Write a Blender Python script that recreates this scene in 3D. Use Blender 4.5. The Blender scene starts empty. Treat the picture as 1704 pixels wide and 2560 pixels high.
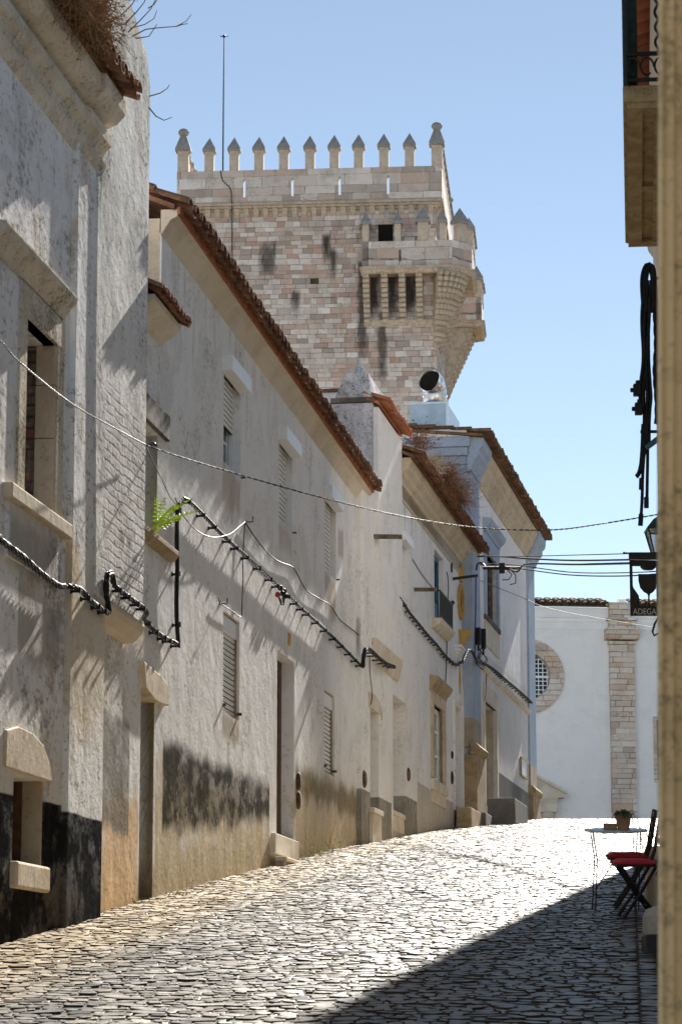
import bpy, math, random
import numpy as np
from mathutils import Vector, Matrix

# ------------------------------------------------------------------ camera, sky, sun, exposure
FPX = 6900.0
TH = math.atan(1235 / FPX)
CT, ST = math.cos(TH), math.sin(TH)
EYE = 1.6
scene = bpy.context.scene
cam_data = bpy.data.cameras.new("camera")
cam = bpy.data.objects.new("camera", cam_data)
scene.collection.objects.link(cam)
cam.location = (0, 0, EYE)
cam.rotation_euler = (math.pi / 2 + TH, 0, 0)
cam_data.sensor_fit = 'HORIZONTAL'
cam_data.sensor_width = 24.0
cam_data.lens = 24.0 * FPX / 1704
cam_data.clip_end = 3000
cam_data.clip_start = 0.1
cam_data.dof.use_dof = True
cam_data.dof.focus_distance = 38
cam_data.dof.aperture_fstop = 11
scene.camera = cam

SUN_EL = 28.8
SUN_AZ = 11.7            # degrees to the right of +Y
world = bpy.data.worlds.new("World")
scene.world = world
world.use_nodes = True
wn = world.node_tree
for n in list(wn.nodes): wn.nodes.remove(n)
w_out = wn.nodes.new('ShaderNodeOutputWorld')
w_bg = wn.nodes.new('ShaderNodeBackground')
w_sky = wn.nodes.new('ShaderNodeTexSky')
w_sky.sky_type = 'NISHITA'
w_sky.sun_disc = False
w_sky.sun_elevation = math.radians(SUN_EL)
w_sky.sun_rotation = math.radians(SUN_AZ)
w_sky.altitude = 1200
w_sky.air_density = 0.75
w_sky.dust_density = 0.0
w_sky.ozone_density = 0.3
w_hsv = wn.nodes.new('ShaderNodeHueSaturation')
w_hsv.inputs['Hue'].default_value = 0.492
w_hsv.inputs['Saturation'].default_value = 0.80
wn.links.new(w_sky.outputs[0], w_hsv.inputs['Color'])
wn.links.new(w_hsv.outputs[0], w_bg.inputs[0])
w_bg.inputs[1].default_value = 0.05
wn.links.new(w_bg.outputs[0], w_out.inputs[0])

sun_data = bpy.data.lights.new("sun", 'SUN')
sun_data.energy = 5.0
sun_data.angle = math.radians(0.55)
sun_data.color = (1.0, 0.945, 0.87)
sun = bpy.data.objects.new("sun", sun_data)
scene.collection.objects.link(sun)
_e, _a = math.radians(SUN_EL), math.radians(SUN_AZ)
SUNV = Vector((math.sin(_a) * math.cos(_e), math.cos(_a) * math.cos(_e), math.sin(_e)))
sun.rotation_euler = SUNV.to_track_quat('Z', 'Y').to_euler()
scene.view_settings.view_transform = 'Standard'
scene.view_settings.look = 'None'
scene.view_settings.gamma = 1.0
scene.cycles.diffuse_bounces = 6
scene.view_settings.exposure = 1.52
random.seed(7)
rng = np.random.default_rng(11)
COL = scene.collection

# ------------------------------------------------------------------ frames: a wall plane with its own axes
def ray(u, v):
    a = (u - 852) / FPX; b = (1280 - v) / FPX
    return Vector((a, CT - b * ST, ST + b * CT))

def gz(y):
    """height of the street (world z) y metres ahead"""
    yy = min(max(y, -20.0), 66.0)
    z = yy * (0.1030 - 0.00009 * yy - 0.0000015 * yy * yy)
    if y > 66: z += 0.055 * (1 - math.exp(-(y - 66) / 6.0)) * 6
    return z

class Frame:
    """local x runs along the wall, local -y points out of it, z up"""
    def __init__(self, ox, oy, dx, dy):
        k = math.hypot(dx, dy)
        self.o = Vector((ox, oy, 0)); self.d = Vector((dx / k, dy / k, 0))
        self.i = Vector((-dy / k, dx / k, 0))
        self.rot = math.atan2(dy, dx)
    def px(self, u, v, t=0.0):
        """local point on the plane t metres out of the wall, seen at pixel u,v"""
        r = ray(u, v); c = Vector((0, 0, EYE))
        L = (-t - (c - self.o).dot(self.i)) / r.dot(self.i)
        p = c + r * L - self.o
        return p.dot(self.d), p.z
    def world(self, s, t, z):
        return self.o + self.d * s - self.i * t + Vector((0, 0, z))
    def ground(self, s, t=0):
        return gz(self.world(s, t, 0).y)

def at_depth(u, v, Y):
    r = ray(u, v); k = Y / r.y
    return Vector((r.x * k, Y, EYE + r.z * k))

def on_ground(u, v):
    r = ray(u, v); Y = 20.0
    for _ in range(60):
        z = EYE + r.z * Y / r.y
        # solve z(Y) = gz(Y)
        f = z - gz(Y)
        Y2 = Y * 1.001
        f2 = EYE + r.z * Y2 / r.y - gz(Y2)
        Y -= f / ((f2 - f) / (Y2 - Y)) * 0.8
        Y = min(max(Y, 4), 64)
    return at_depth(u, v, Y)

# ------------------------------------------------------------------ object helpers
def tag(o, label=None, cat=None, group=None, kind=None):
    if label: o['label'] = label
    if cat: o['category'] = cat
    if group: o['group'] = group
    if kind: o['kind'] = kind
    return o

def empty(name, frame=None, loc=None, label=None, cat=None, group=None):
    o = bpy.data.objects.new(name, None)
    o.empty_display_size = 0.3
    COL.objects.link(o)
    if frame is not None:
        o.location = frame.o; o.rotation_euler = (0, 0, frame.rot)
    if loc is not None: o.location = loc
    return tag(o, label, cat, group)

def copy_tree(o, parent=None):
    c = o.copy(); COL.objects.link(c)
    if parent is not None: c.parent = parent
    for ch in [q for q in bpy.data.objects if q.parent == o]:
        copy_tree(ch, c)
    return c

class MB:
    """collects geometry for ONE mesh object"""
    def __init__(self): self.v = []; self.f = []; self.r = []
    def quad(self, a, b, c, d, rnd=0.5):
        n = len(self.v); self.v += [tuple(a), tuple(b), tuple(c), tuple(d)]
        self.f.append((n, n + 1, n + 2, n + 3)); self.r.append(rnd)
    def tri(self, a, b, c, rnd=0.5):
        n = len(self.v); self.v += [tuple(a), tuple(b), tuple(c)]
        self.f.append((n, n + 1, n + 2)); self.r.append(rnd)
    def box(self, x0, x1, y0, y1, z0, z1, rnd=0.5, top=None):
        """top: (dx,dy) inset of the top face for a tapered box"""
        tx, ty = top if top else (0, 0)
        n = len(self.v)
        self.v += [(x0, y0, z0), (x1, y0, z0), (x1, y1, z0), (x0, y1, z0),
                   (x0 + tx, y0 + ty, z1), (x1 - tx, y0 + ty, z1), (x1 - tx, y1 - ty, z1), (x0 + tx, y1 - ty, z1)]
        for q in ((0, 3, 2, 1), (4, 5, 6, 7), (0, 1, 5, 4), (1, 2, 6, 5), (2, 3, 7, 6), (3, 0, 4, 7)):
            self.f.append(tuple(n + i for i in q)); self.r.append(rnd)
        return self
    def prism(self, prof, x0, x1, rnd=0.5, cap=True):
        """prof: list of (t, z), t outward; extruded along local x"""
        n = len(self.v); m = len(prof)
        self.v += [(x0, -t, z) for t, z in prof] + [(x1, -t, z) for t, z in prof]
        for i in range(m):
            j = (i + 1) % m
            self.f.append((n + i, n + j, n + m + j, n + m + i)); self.r.append(rnd)
        if cap:
            self.f.append(tuple(n + i for i in range(m - 1, -1, -1))); self.r.append(rnd)
            self.f.append(tuple(n + m + i for i in range(m))); self.r.append(rnd)
        return self
    def extr(self, pts, y0, y1, rnd=0.5):
        """pts: list of (x, z) outline; extruded along y"""
        n = len(self.v); m = len(pts)
        self.v += [(x, y0, z) for x, z in pts] + [(x, y1, z) for x, z in pts]
        for i in range(m):
            j = (i + 1) % m
            self.f.append((n + i, n + j, n + m + j, n + m + i)); self.r.append(rnd)
        self.f.append(tuple(n + i for i in range(m - 1, -1, -1))); self.r.append(rnd)
        self.f.append(tuple(n + m + i for i in range(m))); self.r.append(rnd)
        return self
    def ring(self, c, ax, r, n, e1=None, e2=None, rx=1.0):
        ax = Vector(ax).normalized()
        if e1 is None:
            up = Vector((0, 0, 1)) if abs(ax.z) < 0.9 else Vector((1, 0, 0))
            e1 = ax.cross(up).normalized(); e2 = ax.cross(e1).normalized()
        b = len(self.v)
        for k in range(n):
            a = 2 * math.pi * k / n
            self.v.append(tuple(Vector(c) + e1 * (math.cos(a) * r * rx) + e2 * (math.sin(a) * r)))
        return b
    def tube(self, pts, r, n=6, rnd=0.5, cap=True):
        pts = [Vector(p) for p in pts]
        rs = r if isinstance(r, (list, tuple)) else [r] * len(pts)
        prev = None; e1 = None
        for i, p in enumerate(pts):
            if i == 0: ax = pts[1] - pts[0]
            elif i == len(pts) - 1: ax = pts[-1] - pts[-2]
            else: ax = pts[i + 1] - pts[i - 1]
            if ax.length < 1e-9: ax = Vector((0, 0, 1))
            ax.normalize()
            if e1 is None:
                up = Vector((0, 0, 1)) if abs(ax.z) < 0.9 else Vector((1, 0, 0))
                e1 = ax.cross(up).normalized()
            else:
                e1 = (e1 - ax * e1.dot(ax))
                if e1.length < 1e-6: e1 = ax.orthogonal()
                e1.normalize()
            e2 = ax.cross(e1)
            b = self.ring(p, ax, rs[i], n, e1, e2)
            if prev is not None:
                for k in range(n):
                    k2 = (k + 1) % n
                    self.f.append((prev + k, prev + k2, b + k2, b + k)); self.r.append(rnd)
            elif cap:
                self.f.append(tuple(b + k for k in range(n - 1, -1, -1))); self.r.append(rnd)
            prev = b
        if cap:
            self.f.append(tuple(prev + k for k in range(n))); self.r.append(rnd)
        return self
    def lathe(self, prof, c=(0, 0, 0), n=20, rnd=0.5, rx=1.0, ry=1.0):
        """prof: list of (radius, z)"""
        prev = None
        for r, z in prof:
            b = len(self.v)
            for k in range(n):
                a = 2 * math.pi * k / n
                self.v.append((c[0] + math.cos(a) * r * rx, c[1] + math.sin(a) * r * ry, c[2] + z))
            if prev is not None:
                for k in range(n):
                    k2 = (k + 1) % n
                    self.f.append((prev + k, prev + k2, b + k2, b + k)); self.r.append(rnd)
            else:
                self.f.append(tuple(b + k for k in range(n - 1, -1, -1))); self.r.append(rnd)
            prev = b
        self.f.append(tuple(prev + k for k in range(n))); self.r.append(rnd)
        return self
    def ball(self, c, r, n=8, rnd=0.5, sz=1.0):
        pr = [(max(1e-4, r * math.sin(math.pi * k / (n // 2 + 1))), -r * sz * math.cos(math.pi * k / (n // 2 + 1))) for k in range(n // 2 + 2)]
        return self.lathe(pr, c, n, rnd)
    def ptube(self, c, L, r, n=6):
        return self.tube([c, L], r, n)
    def build(self, name, mat, parent=None, smooth=False, bevel=0.0, fix=True):
        me = bpy.data.meshes.new(name)
        me.from_pydata(self.v, [], self.f)
        at = me.attributes.new('rnd', 'FLOAT', 'FACE')
        at.data.foreach_set('value', self.r)
        if fix:
            import bmesh
            bm = bmesh.new(); bm.from_mesh(me)
            bmesh.ops.recalc_face_normals(bm, faces=bm.faces)
            bm.to_mesh(me); bm.free()
        me.materials.append(mat)
        if smooth:
            for p in me.polygons: p.use_smooth = True
        o = bpy.data.objects.new(name, me); COL.objects.link(o)
        if parent is not None: o.parent = parent
        if bevel > 0:
            b = o.modifiers.new('bevel', 'BEVEL'); b.width = bevel; b.segments = 2; b.limit_method = 'ANGLE'; b.angle_limit = 0.6
        return o

def wall_mesh(mb, x0, x1, z0, z1, openings=(), y=0.0, back=0.4, top=None):
    """front wall as a grid of cells with rectangular openings (xa, xb, za, zb, reveal)"""
    xs = sorted({x0, x1} | {o[0] for o in openings} | {o[1] for o in openings})
    zs = sorted({z0, z1} | {o[2] for o in openings} | {o[3] for o in openings})
    xs = [x for x in xs if x0 <= x <= x1]; zs = [z for z in zs if z0 <= z <= z1]
    for i in range(len(xs) - 1):
        for j in range(len(zs) - 1):
            cx, cz = (xs[i] + xs[i + 1]) / 2, (zs[j] + zs[j + 1]) / 2
            if any(o[0] < cx < o[1] and o[2] < cz < o[3] for o in openings): continue
            mb.quad((xs[i], y, zs[j]), (xs[i + 1], y, zs[j]), (xs[i + 1], y, zs[j + 1]), (xs[i], y, zs[j + 1]))
            mb.quad((xs[i], y + back, zs[j]), (xs[i], y + back, zs[j + 1]), (xs[i + 1], y + back, zs[j + 1]), (xs[i + 1], y + back, zs[j]))
    for xa, xb, za, zb, r in openings:
        r = back
        mb.quad((xa, y, za), (xa, y, zb), (xa, y + r, zb), (xa, y + r, za))
        mb.quad((xb, y, za), (xb, y + r, za), (xb, y + r, zb), (xb, y, zb))
        mb.quad((xa, y, zb), (xb, y, zb), (xb, y + r, zb), (xa, y + r, zb))
        mb.quad((xa, y, za), (xa, y + r, za), (xb, y + r, za), (xb, y, za))
    mb.quad((x0, y, z0), (x0, y, z1), (x0, y + back, z1), (x0, y + back, z0))
    mb.quad((x1, y, z0), (x1, y + back, z0), (x1, y + back, z1), (x1, y, z1))
    mb.quad((x0, y, z1), (x1, y, z1), (x1, y + back, z1), (x0, y + back, z1))
    return mb

# ------------------------------------------------------------------ node helper: arithmetic on sockets
class NT:
    def __init__(self, name):
        self.m = bpy.data.materials.new(name); self.m.use_nodes = True
        self.nt = self.m.node_tree
        self.b = self.nt.nodes['Principled BSDF']
        self.out = self.nt.nodes['Material Output']
        self._oc = None
    def n(self, t, **kw):
        nd = self.nt.nodes.new(t)
        for k, v in kw.items(): setattr(nd, k, v)
        return nd
    def put(self, sock, v):
        if isinstance(v, S): self.nt.links.new(v.s, sock)
        elif isinstance(v, bpy.types.NodeSocket): self.nt.links.new(v, sock)
        else:
            if isinstance(v, (tuple, list)) and len(v) == 3 and sock.type == 'RGBA': v = (*v, 1)
            sock.default_value = v
    def math(self, op, *a):
        nd = self.n('ShaderNodeMath', operation=op)
        for i, x in enumerate(a): self.put(nd.inputs[i], x)
        return S(self, nd.outputs[0])
    def co(self):
        if self._oc is None:
            tc = self.n('ShaderNodeTexCoord'); self._oc = tc.outputs['Object']
            sp = self.n('ShaderNodeSeparateXYZ'); self.nt.links.new(self._oc, sp.inputs[0])
            self._xyz = [S(self, o) for o in sp.outputs]
        return self._oc
    @property
    def x(self): self.co(); return self._xyz[0]
    @property
    def y(self): self.co(); return self._xyz[1]
    @property
    def z(self): self.co(); return self._xyz[2]
    def vec(self, x, y, z):
        nd = self.n('ShaderNodeCombineXYZ')
        for i, q in enumerate((x, y, z)): self.put(nd.inputs[i], q)
        return nd.outputs[0]
    def noise(self, scale, detail=4, rough=0.55, stretch=(1, 1, 1), off=0.0, dist=0.0):
        mp = self.n('ShaderNodeMapping')
        self.nt.links.new(self.co(), mp.inputs[0])
        mp.inputs['Scale'].default_value = stretch
        mp.inputs['Location'].default_value = (off, off * 1.7, off * 0.6)
        nd = self.n('ShaderNodeTexNoise')
        self.nt.links.new(mp.outputs[0], nd.inputs['Vector'])
        nd.inputs['Scale'].default_value = scale; nd.inputs['Detail'].default_value = detail
        nd.inputs['Roughness'].default_value = rough; nd.inputs['Distortion'].default_value = dist
        return S(self, nd.outputs['Fac'])
    def voro(self, scale, stretch=(1, 1, 1), feat='F1', rnd=1.0):
        mp = self.n('ShaderNodeMapping')
        self.nt.links.new(self.co(), mp.inputs[0]); mp.inputs['Scale'].default_value = stretch
        nd = self.n('ShaderNodeTexVoronoi', feature=feat)
        self.nt.links.new(mp.outputs[0], nd.inputs['Vector']); nd.inputs['Scale'].default_value = scale
        nd.inputs['Randomness'].default_value = rnd
        return S(self, nd.outputs['Distance'])
    def white(self, x, y, z=0.0):
        nd = self.n('ShaderNodeTexWhiteNoise', noise_dimensions='3D')
        self.nt.links.new(self.vec(x, y, z), nd.inputs['Vector'])
        return S(self, nd.outputs['Value'])
    def attr(self, name):
        nd = self.n('ShaderNodeAttribute', attribute_name=name)
        return S(self, nd.outputs['Fac'])
    def mix(self, f, a, b, mode='MIX'):
        nd = self.n('ShaderNodeMix', data_type='RGBA', blend_type=mode)
        self.put(nd.inputs[0], f); self.put(nd.inputs[6], a); self.put(nd.inputs[7], b)
        return nd.outputs[2]
    def ramp(self, f, stops, interp='LINEAR'):
        nd = self.n('ShaderNodeValToRGB'); cr = nd.color_ramp; cr.interpolation = interp
        while len(cr.elements) < len(stops): cr.elements.new(0.5)
        for e, (p, c) in zip(cr.elements, stops):
            e.position = p; e.color = (*c, 1) if len(c) == 3 else c
        self.put(nd.inputs[0], f)
        return nd.outputs[0]
    def bump(self, h, strength=0.5, dist=0.02):
        nd = self.n('ShaderNodeBump'); nd.inputs['Strength'].default_value = strength
        nd.inputs['Distance'].default_value = dist
        self.put(nd.inputs['Height'], h)
        self.nt.links.new(nd.outputs[0], self.b.inputs['Normal'])
    def done(self, color, rough=0.9, metal=0.0, spec=0.3):
        self.put(self.b.inputs['Base Color'], color)
        self.put(self.b.inputs['Roughness'], rough)
        self.b.inputs['Metallic'].default_value = metal
        self.b.inputs['Specular IOR Level'].default_value = spec
        return self.m

class S:
    def __init__(self, nt, s): self.nt = nt; self.s = s
    def _o(self, op, o, rev=False): return self.nt.math(op, *((o, self) if rev else (self, o)))
    def __add__(self, o): return self._o('ADD', o)
    __radd__ = __add__
    def __sub__(self, o): return self._o('SUBTRACT', o)
    def __rsub__(self, o): return self._o('SUBTRACT', o, True)
    def __mul__(self, o): return self._o('MULTIPLY', o)
    __rmul__ = __mul__
    def __truediv__(self, o): return self._o('DIVIDE', o)
    def step(self, lo, hi):
        nd = self.nt.n('ShaderNodeMapRange', interpolation_type='SMOOTHSTEP')
        self.nt.put(nd.inputs['Value'], self)
        nd.inputs['From Min'].default_value = lo; nd.inputs['From Max'].default_value = hi
        return S(self.nt, nd.outputs[0])
    def floor(self): return self.nt.math('FLOOR', self)
    def fract(self): return self.nt.math('FRACT', self)
    def abs(self): return self.nt.math('ABSOLUTE', self)
    def max(self, o): return self.nt.math('MAXIMUM', self, o)
    def min(self, o): return self.nt.math('MINIMUM', self, o)

# ------------------------------------------------------------------ materials
def plaster(name, base=(0.62, 0.60, 0.56), alt=(0.52, 0.49, 0.44), dirt=(0.16, 0.14, 0.11), dirty=0.5,
            rough_bump=0.5, zones=(), scale=1.0, ochre=0.0, streak_off=0.0, ev=None, foot=None, courses=None):
    """zones: (color, [(x0,x1)], ztop, slope, amp, soft, zbottom) painted or stained areas with ragged edges.
       ev: z height of the eave: rain streaks run down from it"""
    t = NT(name)
    big = t.noise(0.45 * scale, 5, 0.6, off=3 + streak_off)
    med = t.noise(2.2 * scale, 6, 0.62, off=11 + streak_off)
    fine = t.noise(24 * scale, 6, 0.72, (0.5, 0.7, 0.9), off=1)
    grime = t.noise(1.3 * scale, 9, 0.72, (0.7, 0.8, 0.7), off=5 + streak_off, dist=0.3)
    streak = t.noise(4.5 * scale, 7, 0.65, (1.4, 1.4, 0.13), off=15 + streak_off)
    c = t.mix((big * 0.6 + med * 0.5).step(0.42, 0.70), base, alt)
    patch = t.noise(0.95 * scale, 6, 0.62, off=27 + streak_off, dist=0.5).step(0.545, 0.575)
    c = t.mix(patch * min(0.45, 0.7 * dirty), c, tuple(q * 0.80 for q in alt))
    g2 = (grime * 0.62 + fine * 0.42).step(0.545 - 0.04 * dirty, 0.665 - 0.02 * dirty)
    c = t.mix(g2 * t.noise(0.7, 4, 0.5, off=95 + streak_off).step(0.38, 0.60) * min(0.8, 0.85 * dirty), c, dirt)
    s2 = streak.step(0.56, 0.74) * t.noise(0.6 * scale, 4, 0.5, off=35 + streak_off).step(0.48, 0.60)
    c = t.mix(s2 * min(0.6, 0.6 * dirty), c, tuple(q * 1.3 for q in dirt))
    speck = (fine * 0.8 + med * 0.25).step(0.595 - 0.015 * dirty, 0.64 - 0.015 * dirty)
    c = t.mix(speck * min(0.45, 0.45 * dirty), c, tuple(q * 0.8 for q in dirt))
    peel = (t.noise(3.0 * scale, 9, 0.70, (0.55, 0.7, 1.0), off=44 + streak_off) * 0.85 + fine * 0.15).step(0.660 - 0.03 * dirty, 0.668 - 0.03 * dirty)
    c = t.mix(peel * min(0.7, 0.9 * dirty), c, (0.50, 0.42, 0.31))
    # hairline cracks
    cr = t.voro(1.1 * scale, (1, 1, 0.6), 'DISTANCE_TO_EDGE') + (t.noise(9, 3, off=2) - 0.5) * 0.035
    crm = (cr.step(0.0, 0.009) * -1.0 + 1.0) * med.step(0.50, 0.62)
    c = t.mix(crm * min(0.35, 0.5 * dirty), c, (0.22, 0.19, 0.15))
    if ochre > 0:
        oc = (t.noise(1.3, 6, 0.66, (1, 1, 0.5), off=23) + fine * 0.15).step(0.62, 0.72)
        c = t.mix(oc * ochre, c, (0.50, 0.36, 0.20))
    if ev is not None:
        d = (t.z - (ev - 1.3)).step(0.0, 1.3)
        st2 = t.noise(5.5, 6, 0.6, (1, 1, 0.14), off=31).step(0.52, 0.70)
        c = t.mix(d * st2 * 0.4, c, (0.26, 0.20, 0.13))
    if foot is not None:    # splash dirt along the sloping pavement
        f0, fs = foot
        nz = t.noise(2.4, 7, 0.7, (1, 1, 0.6), off=61)
        m = (t.z - t.x * fs - (nz - 0.5) * 0.9 - f0).step(0.02, 0.45) * -1.0 + 1.0
        c = t.mix(m * 0.72, c, t.mix(fine.step(0.4, 0.6), (0.16, 0.115, 0.06), (0.36, 0.27, 0.15)))
    for zc in zones:
        col, x0, x1, zt, sl, amp, soft, zb = zc[:8]
        op = zc[8] if len(zc) > 8 else 1.0
        nz = t.noise(1.6, 7, 0.68, (1, 1, 0.7), off=x0 * 0.7 + 17)
        edge = (nz - 0.5) * (2 * amp) if amp > 0 else 0.0
        zz = t.z - t.x * sl - edge if amp > 0 else t.z - t.x * sl
        m = (zz - zt).step(-soft, soft) * -1.0 + 1.0
        if zb is not None:
            nz2 = t.noise(1.7, 9, 0.70, (0.9, 1, 0.6), off=x0 * 0.3 + 41)
            zz2 = t.z - t.x * sl - (nz2 - 0.5) * (3.4 * max(amp, 0.15))
            if len(zc) > 9: zz2 = zz2 - t.x * zc[9]
            m = m * (zz2 - zb).step(-max(soft, 0.06), max(soft, 0.06))
        xa = t.x + (edge * 0.4 if amp > 0 else 0.0) if amp > 0 else t.x
        m = m * (xa - x0).step(-0.02, 0.02) * ((xa - x1).step(-0.02, 0.02) * -1.0 + 1.0)
        zcol = t.mix((fine * 0.6 + streak * 0.5).step(0.42, 0.72), col, tuple(min(1, q * 1.6 + 0.004) for q in col))
        if op > 0.8: m = m * (t.noise(3.0, 9, 0.74, (0.6, 0.8, 0.8), off=x0 + 91).step(0.41, 0.53) * (0.38 if amp > 0.1 else 0.16) + (0.62 if amp > 0.1 else 0.84))
        c = t.mix(m * op, c, zcol)
    cl = 0.0
    if courses is not None:   # brick courses showing through the thin plaster
        x0, x1, z1 = courses
        wob = t.noise(2.5, 4, off=77)
        rz = (t.z + wob * 0.10) / 0.085
        vx = ((t.x + rz.floor() * 0.13) / 0.30).fract()
        ln = ((rz.fract() - 0.5).abs().step(0.30, 0.46)).max((vx - 0.5).abs().step(0.44, 0.49))
        mk = ((t.z - z1 - (wob - 0.5) * 1.6).step(-0.25, 0.25) * -1.0 + 1.0) * (t.x - x0 + (wob - 0.5) * 0.8).step(-0.1, 0.15)
        cl = ln * mk
        c = t.mix(cl * 0.08, c, (0.30, 0.25, 0.19))
    ru = t.noise(7 * scale, 8, 0.62, (0.6, 0.8, 0.9), off=7)
    h = ru * 0.75 + fine * 0.25 + t.noise(1.7, 3, 0.5, (1, 1, 0.7), off=9) * 1.3 - crm * 0.15 - peel * 0.25 - (cl * 0.26 if courses is not None else 0.0)
    t.bump(h, min(1.0, rough_bump * 1.2), 0.040 * max(rough_bump, 0.25))
    return t.done(c, 0.97, spec=0.0)

def ashlar(name, bh=0.32, bw=0.7, cols=None, joint=(0.10, 0.085, 0.07), stain=0.5, jw=0.012, dark_cols=()):
    t = NT(name)
    hx = t.x + t.y + (t.noise(2.5, 3, off=19) - 0.5) * (bw * 0.12)
    zw = t.z + (t.noise(1.5, 2, 0.5, (0.02, 0.02, 1), off=3) - 0.5) * (bh * 2.2) + (t.noise(2.2, 3, 0.5) - 0.5) * (bh * 0.16)
    rz = zw / bh
    row = rz.floor(); fz = rz.fract()
    rr = t.white(row, 3.0, 1.0); r2 = t.white(row, 9.0, 2.0)
    bx = (hx + rr * 7.0) / (r2 * (bw * 0.7) + bw * 0.6)
    col = bx.floor(); fx = bx.fract()
    w = t.white(row, col, 5.0); w2 = t.white(row, col, 8.0)
    ez = (fz - 0.5).abs() * -1.0 + 0.5
    ex = (fx - 0.5).abs() * -1.0 + 0.5
    jm = ((ez * bh).min(ex * bw) + (t.noise(12, 3) - 0.5) * 0.012)
    j = jm.step(jw * 0.4, jw * 1.5) * -1.0 + 1.0
    cols = cols or [(0.0, (0.74, 0.69, 0.65)), (0.20, (0.56, 0.49, 0.45)), (0.36, (0.80, 0.77, 0.75)), (0.50, (0.50, 0.34, 0.28)),
                    (0.60, (0.68, 0.62, 0.58)), (0.74, (0.38, 0.33, 0.30)), (0.86, (0.66, 0.50, 0.43)), (0.93, (0.78, 0.75, 0.73)), (1.0, (0.46, 0.29, 0.23))]
    c = t.ramp(w, cols, 'LINEAR')
    vein = t.noise(3.6, 8, 0.7, (1, 1, 2.2), off=2, dist=1.6)
    c = t.mix(vein.step(0.50, 0.66) * w2 * 0.75, c, (0.42, 0.27, 0.19))
    c = t.mix(t.noise(1.2, 6, 0.65, off=8).step(0.45, 0.75) * 0.5, c, (0.30, 0.26, 0.22))
    sp = t.noise(22, 6, 0.75, off=4).step(0.55, 0.72)
    c = t.mix(sp * 0.35, c, (0.16, 0.13, 0.10))
    c = t.mix(j * t.noise(1.6, 5, 0.6, off=51).step(0.30, 0.62) * 0.85, c, joint)
    lime = t.noise(2.0, 7, 0.7, (1.3, 1.3, 0.3), off=71).step(0.56, 0.70)
    c = t.mix(lime * 0.35, c, (0.66, 0.63, 0.60))
    blot = t.noise(0.5, 6, 0.65, off=81).step(0.48, 0.66)
    c = t.mix(blot * 0.16, c, (0.25, 0.20, 0.17))
    if stain > 0:
        st = t.noise(1.0, 7, 0.68, (1.5, 1.5, 0.12), off=14) * 0.8 + t.noise(6, 5, 0.7, (1, 1, 0.4), off=6) * 0.35
        c = t.mix(st.step(0.66, 0.82) * stain, c, (0.05, 0.045, 0.04))
    for (xc, half, zt, zb, op) in dark_cols:   # shaped rain stains, plus recess shade painted between the corbels
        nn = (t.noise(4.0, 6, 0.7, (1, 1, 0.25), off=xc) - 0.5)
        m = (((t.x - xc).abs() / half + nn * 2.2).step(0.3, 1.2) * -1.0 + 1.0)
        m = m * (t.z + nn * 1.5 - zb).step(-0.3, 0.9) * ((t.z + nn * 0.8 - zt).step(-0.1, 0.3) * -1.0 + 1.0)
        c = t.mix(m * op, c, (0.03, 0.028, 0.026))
    t.bump(j * -0.6 + vein * 0.2 + sp * -0.15 + w2 * 0.25, 0.6, 0.03)
    return t.done(c, 0.9, spec=0.05)

def stone(name, base=(0.50, 0.43, 0.34), alt=(0.36, 0.29, 0.21), dark=(0.12, 0.10, 0.07), amt=0.5, b=0.4, sc=1.0, rough=0.85):
    t = NT(name)
    c = t.mix(t.noise(2.2 * sc, 7, 0.65, dist=0.8).step(0.38, 0.66), base, alt)
    c = t.mix((t.noise(7 * sc, 7, 0.72, off=4) * 0.7 + t.noise(30 * sc, 4, 0.7) * 0.35).step(0.56, 0.68) * amt, c, dark)
    t.bump(t.noise(9 * sc, 6, 0.65) * 0.8 + t.noise(45 * sc, 4, 0.7) * 0.3, b, 0.02)
    return t.done(c, rough, spec=0.08)

def clay(name, c1=(0.42, 0.15, 0.075), c2=(0.27, 0.10, 0.055), lichen=0.5):
    t = NT(name)
    r = t.attr('rnd')
    c = t.mix(r, c1, c2)
    c = t.mix(t.noise(5, 6, 0.7).step(0.42, 0.7) * 0.5, c, (0.50, 0.27, 0.16))
    l = (t.noise(4.0, 7, 0.7, off=3) * 0.6 + t.noise(22, 6, 0.75, off=9) * 0.4).step(0.60 - 0.12 * lichen, 0.68)
    c = t.mix(l * min(1, 0.4 + lichen * 0.5), c, (0.17, 0.14, 0.09))
    l2 = t.noise(14, 5, 0.7, off=20).step(0.60, 0.66)
    c = t.mix(l2 * lichen * 0.6, c, (0.42, 0.38, 0.27))
    t.bump(t.noise(30, 5, 0.7), 0.35, 0.01)
    return t.done(c, 0.95, spec=0.02)

def plain(name, c, rough=0.6, metal=0.0, spec=0.4, var=0.15, bumpy=0.1, sc=12):
    t = NT(name)
    n = t.noise(sc, 5, 0.65)
    cc = t.mix(n.step(0.35, 0.7), tuple(q * (1 - var) for q in c), tuple(min(1, q * (1 + var)) for q in c))
    if bumpy: t.bump(t.noise(sc * 3, 4, 0.6), bumpy, 0.01)
    return t.done(cc, rough, metal, spec)

def glass_mat(name, c=(0.03, 0.035, 0.04), rough=0.08):
    t = NT(name)
    t.bump(t.noise(1.5, 2), 0.15, 0.02)
    return t.done(c, rough, 0.0, 0.6)
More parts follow.
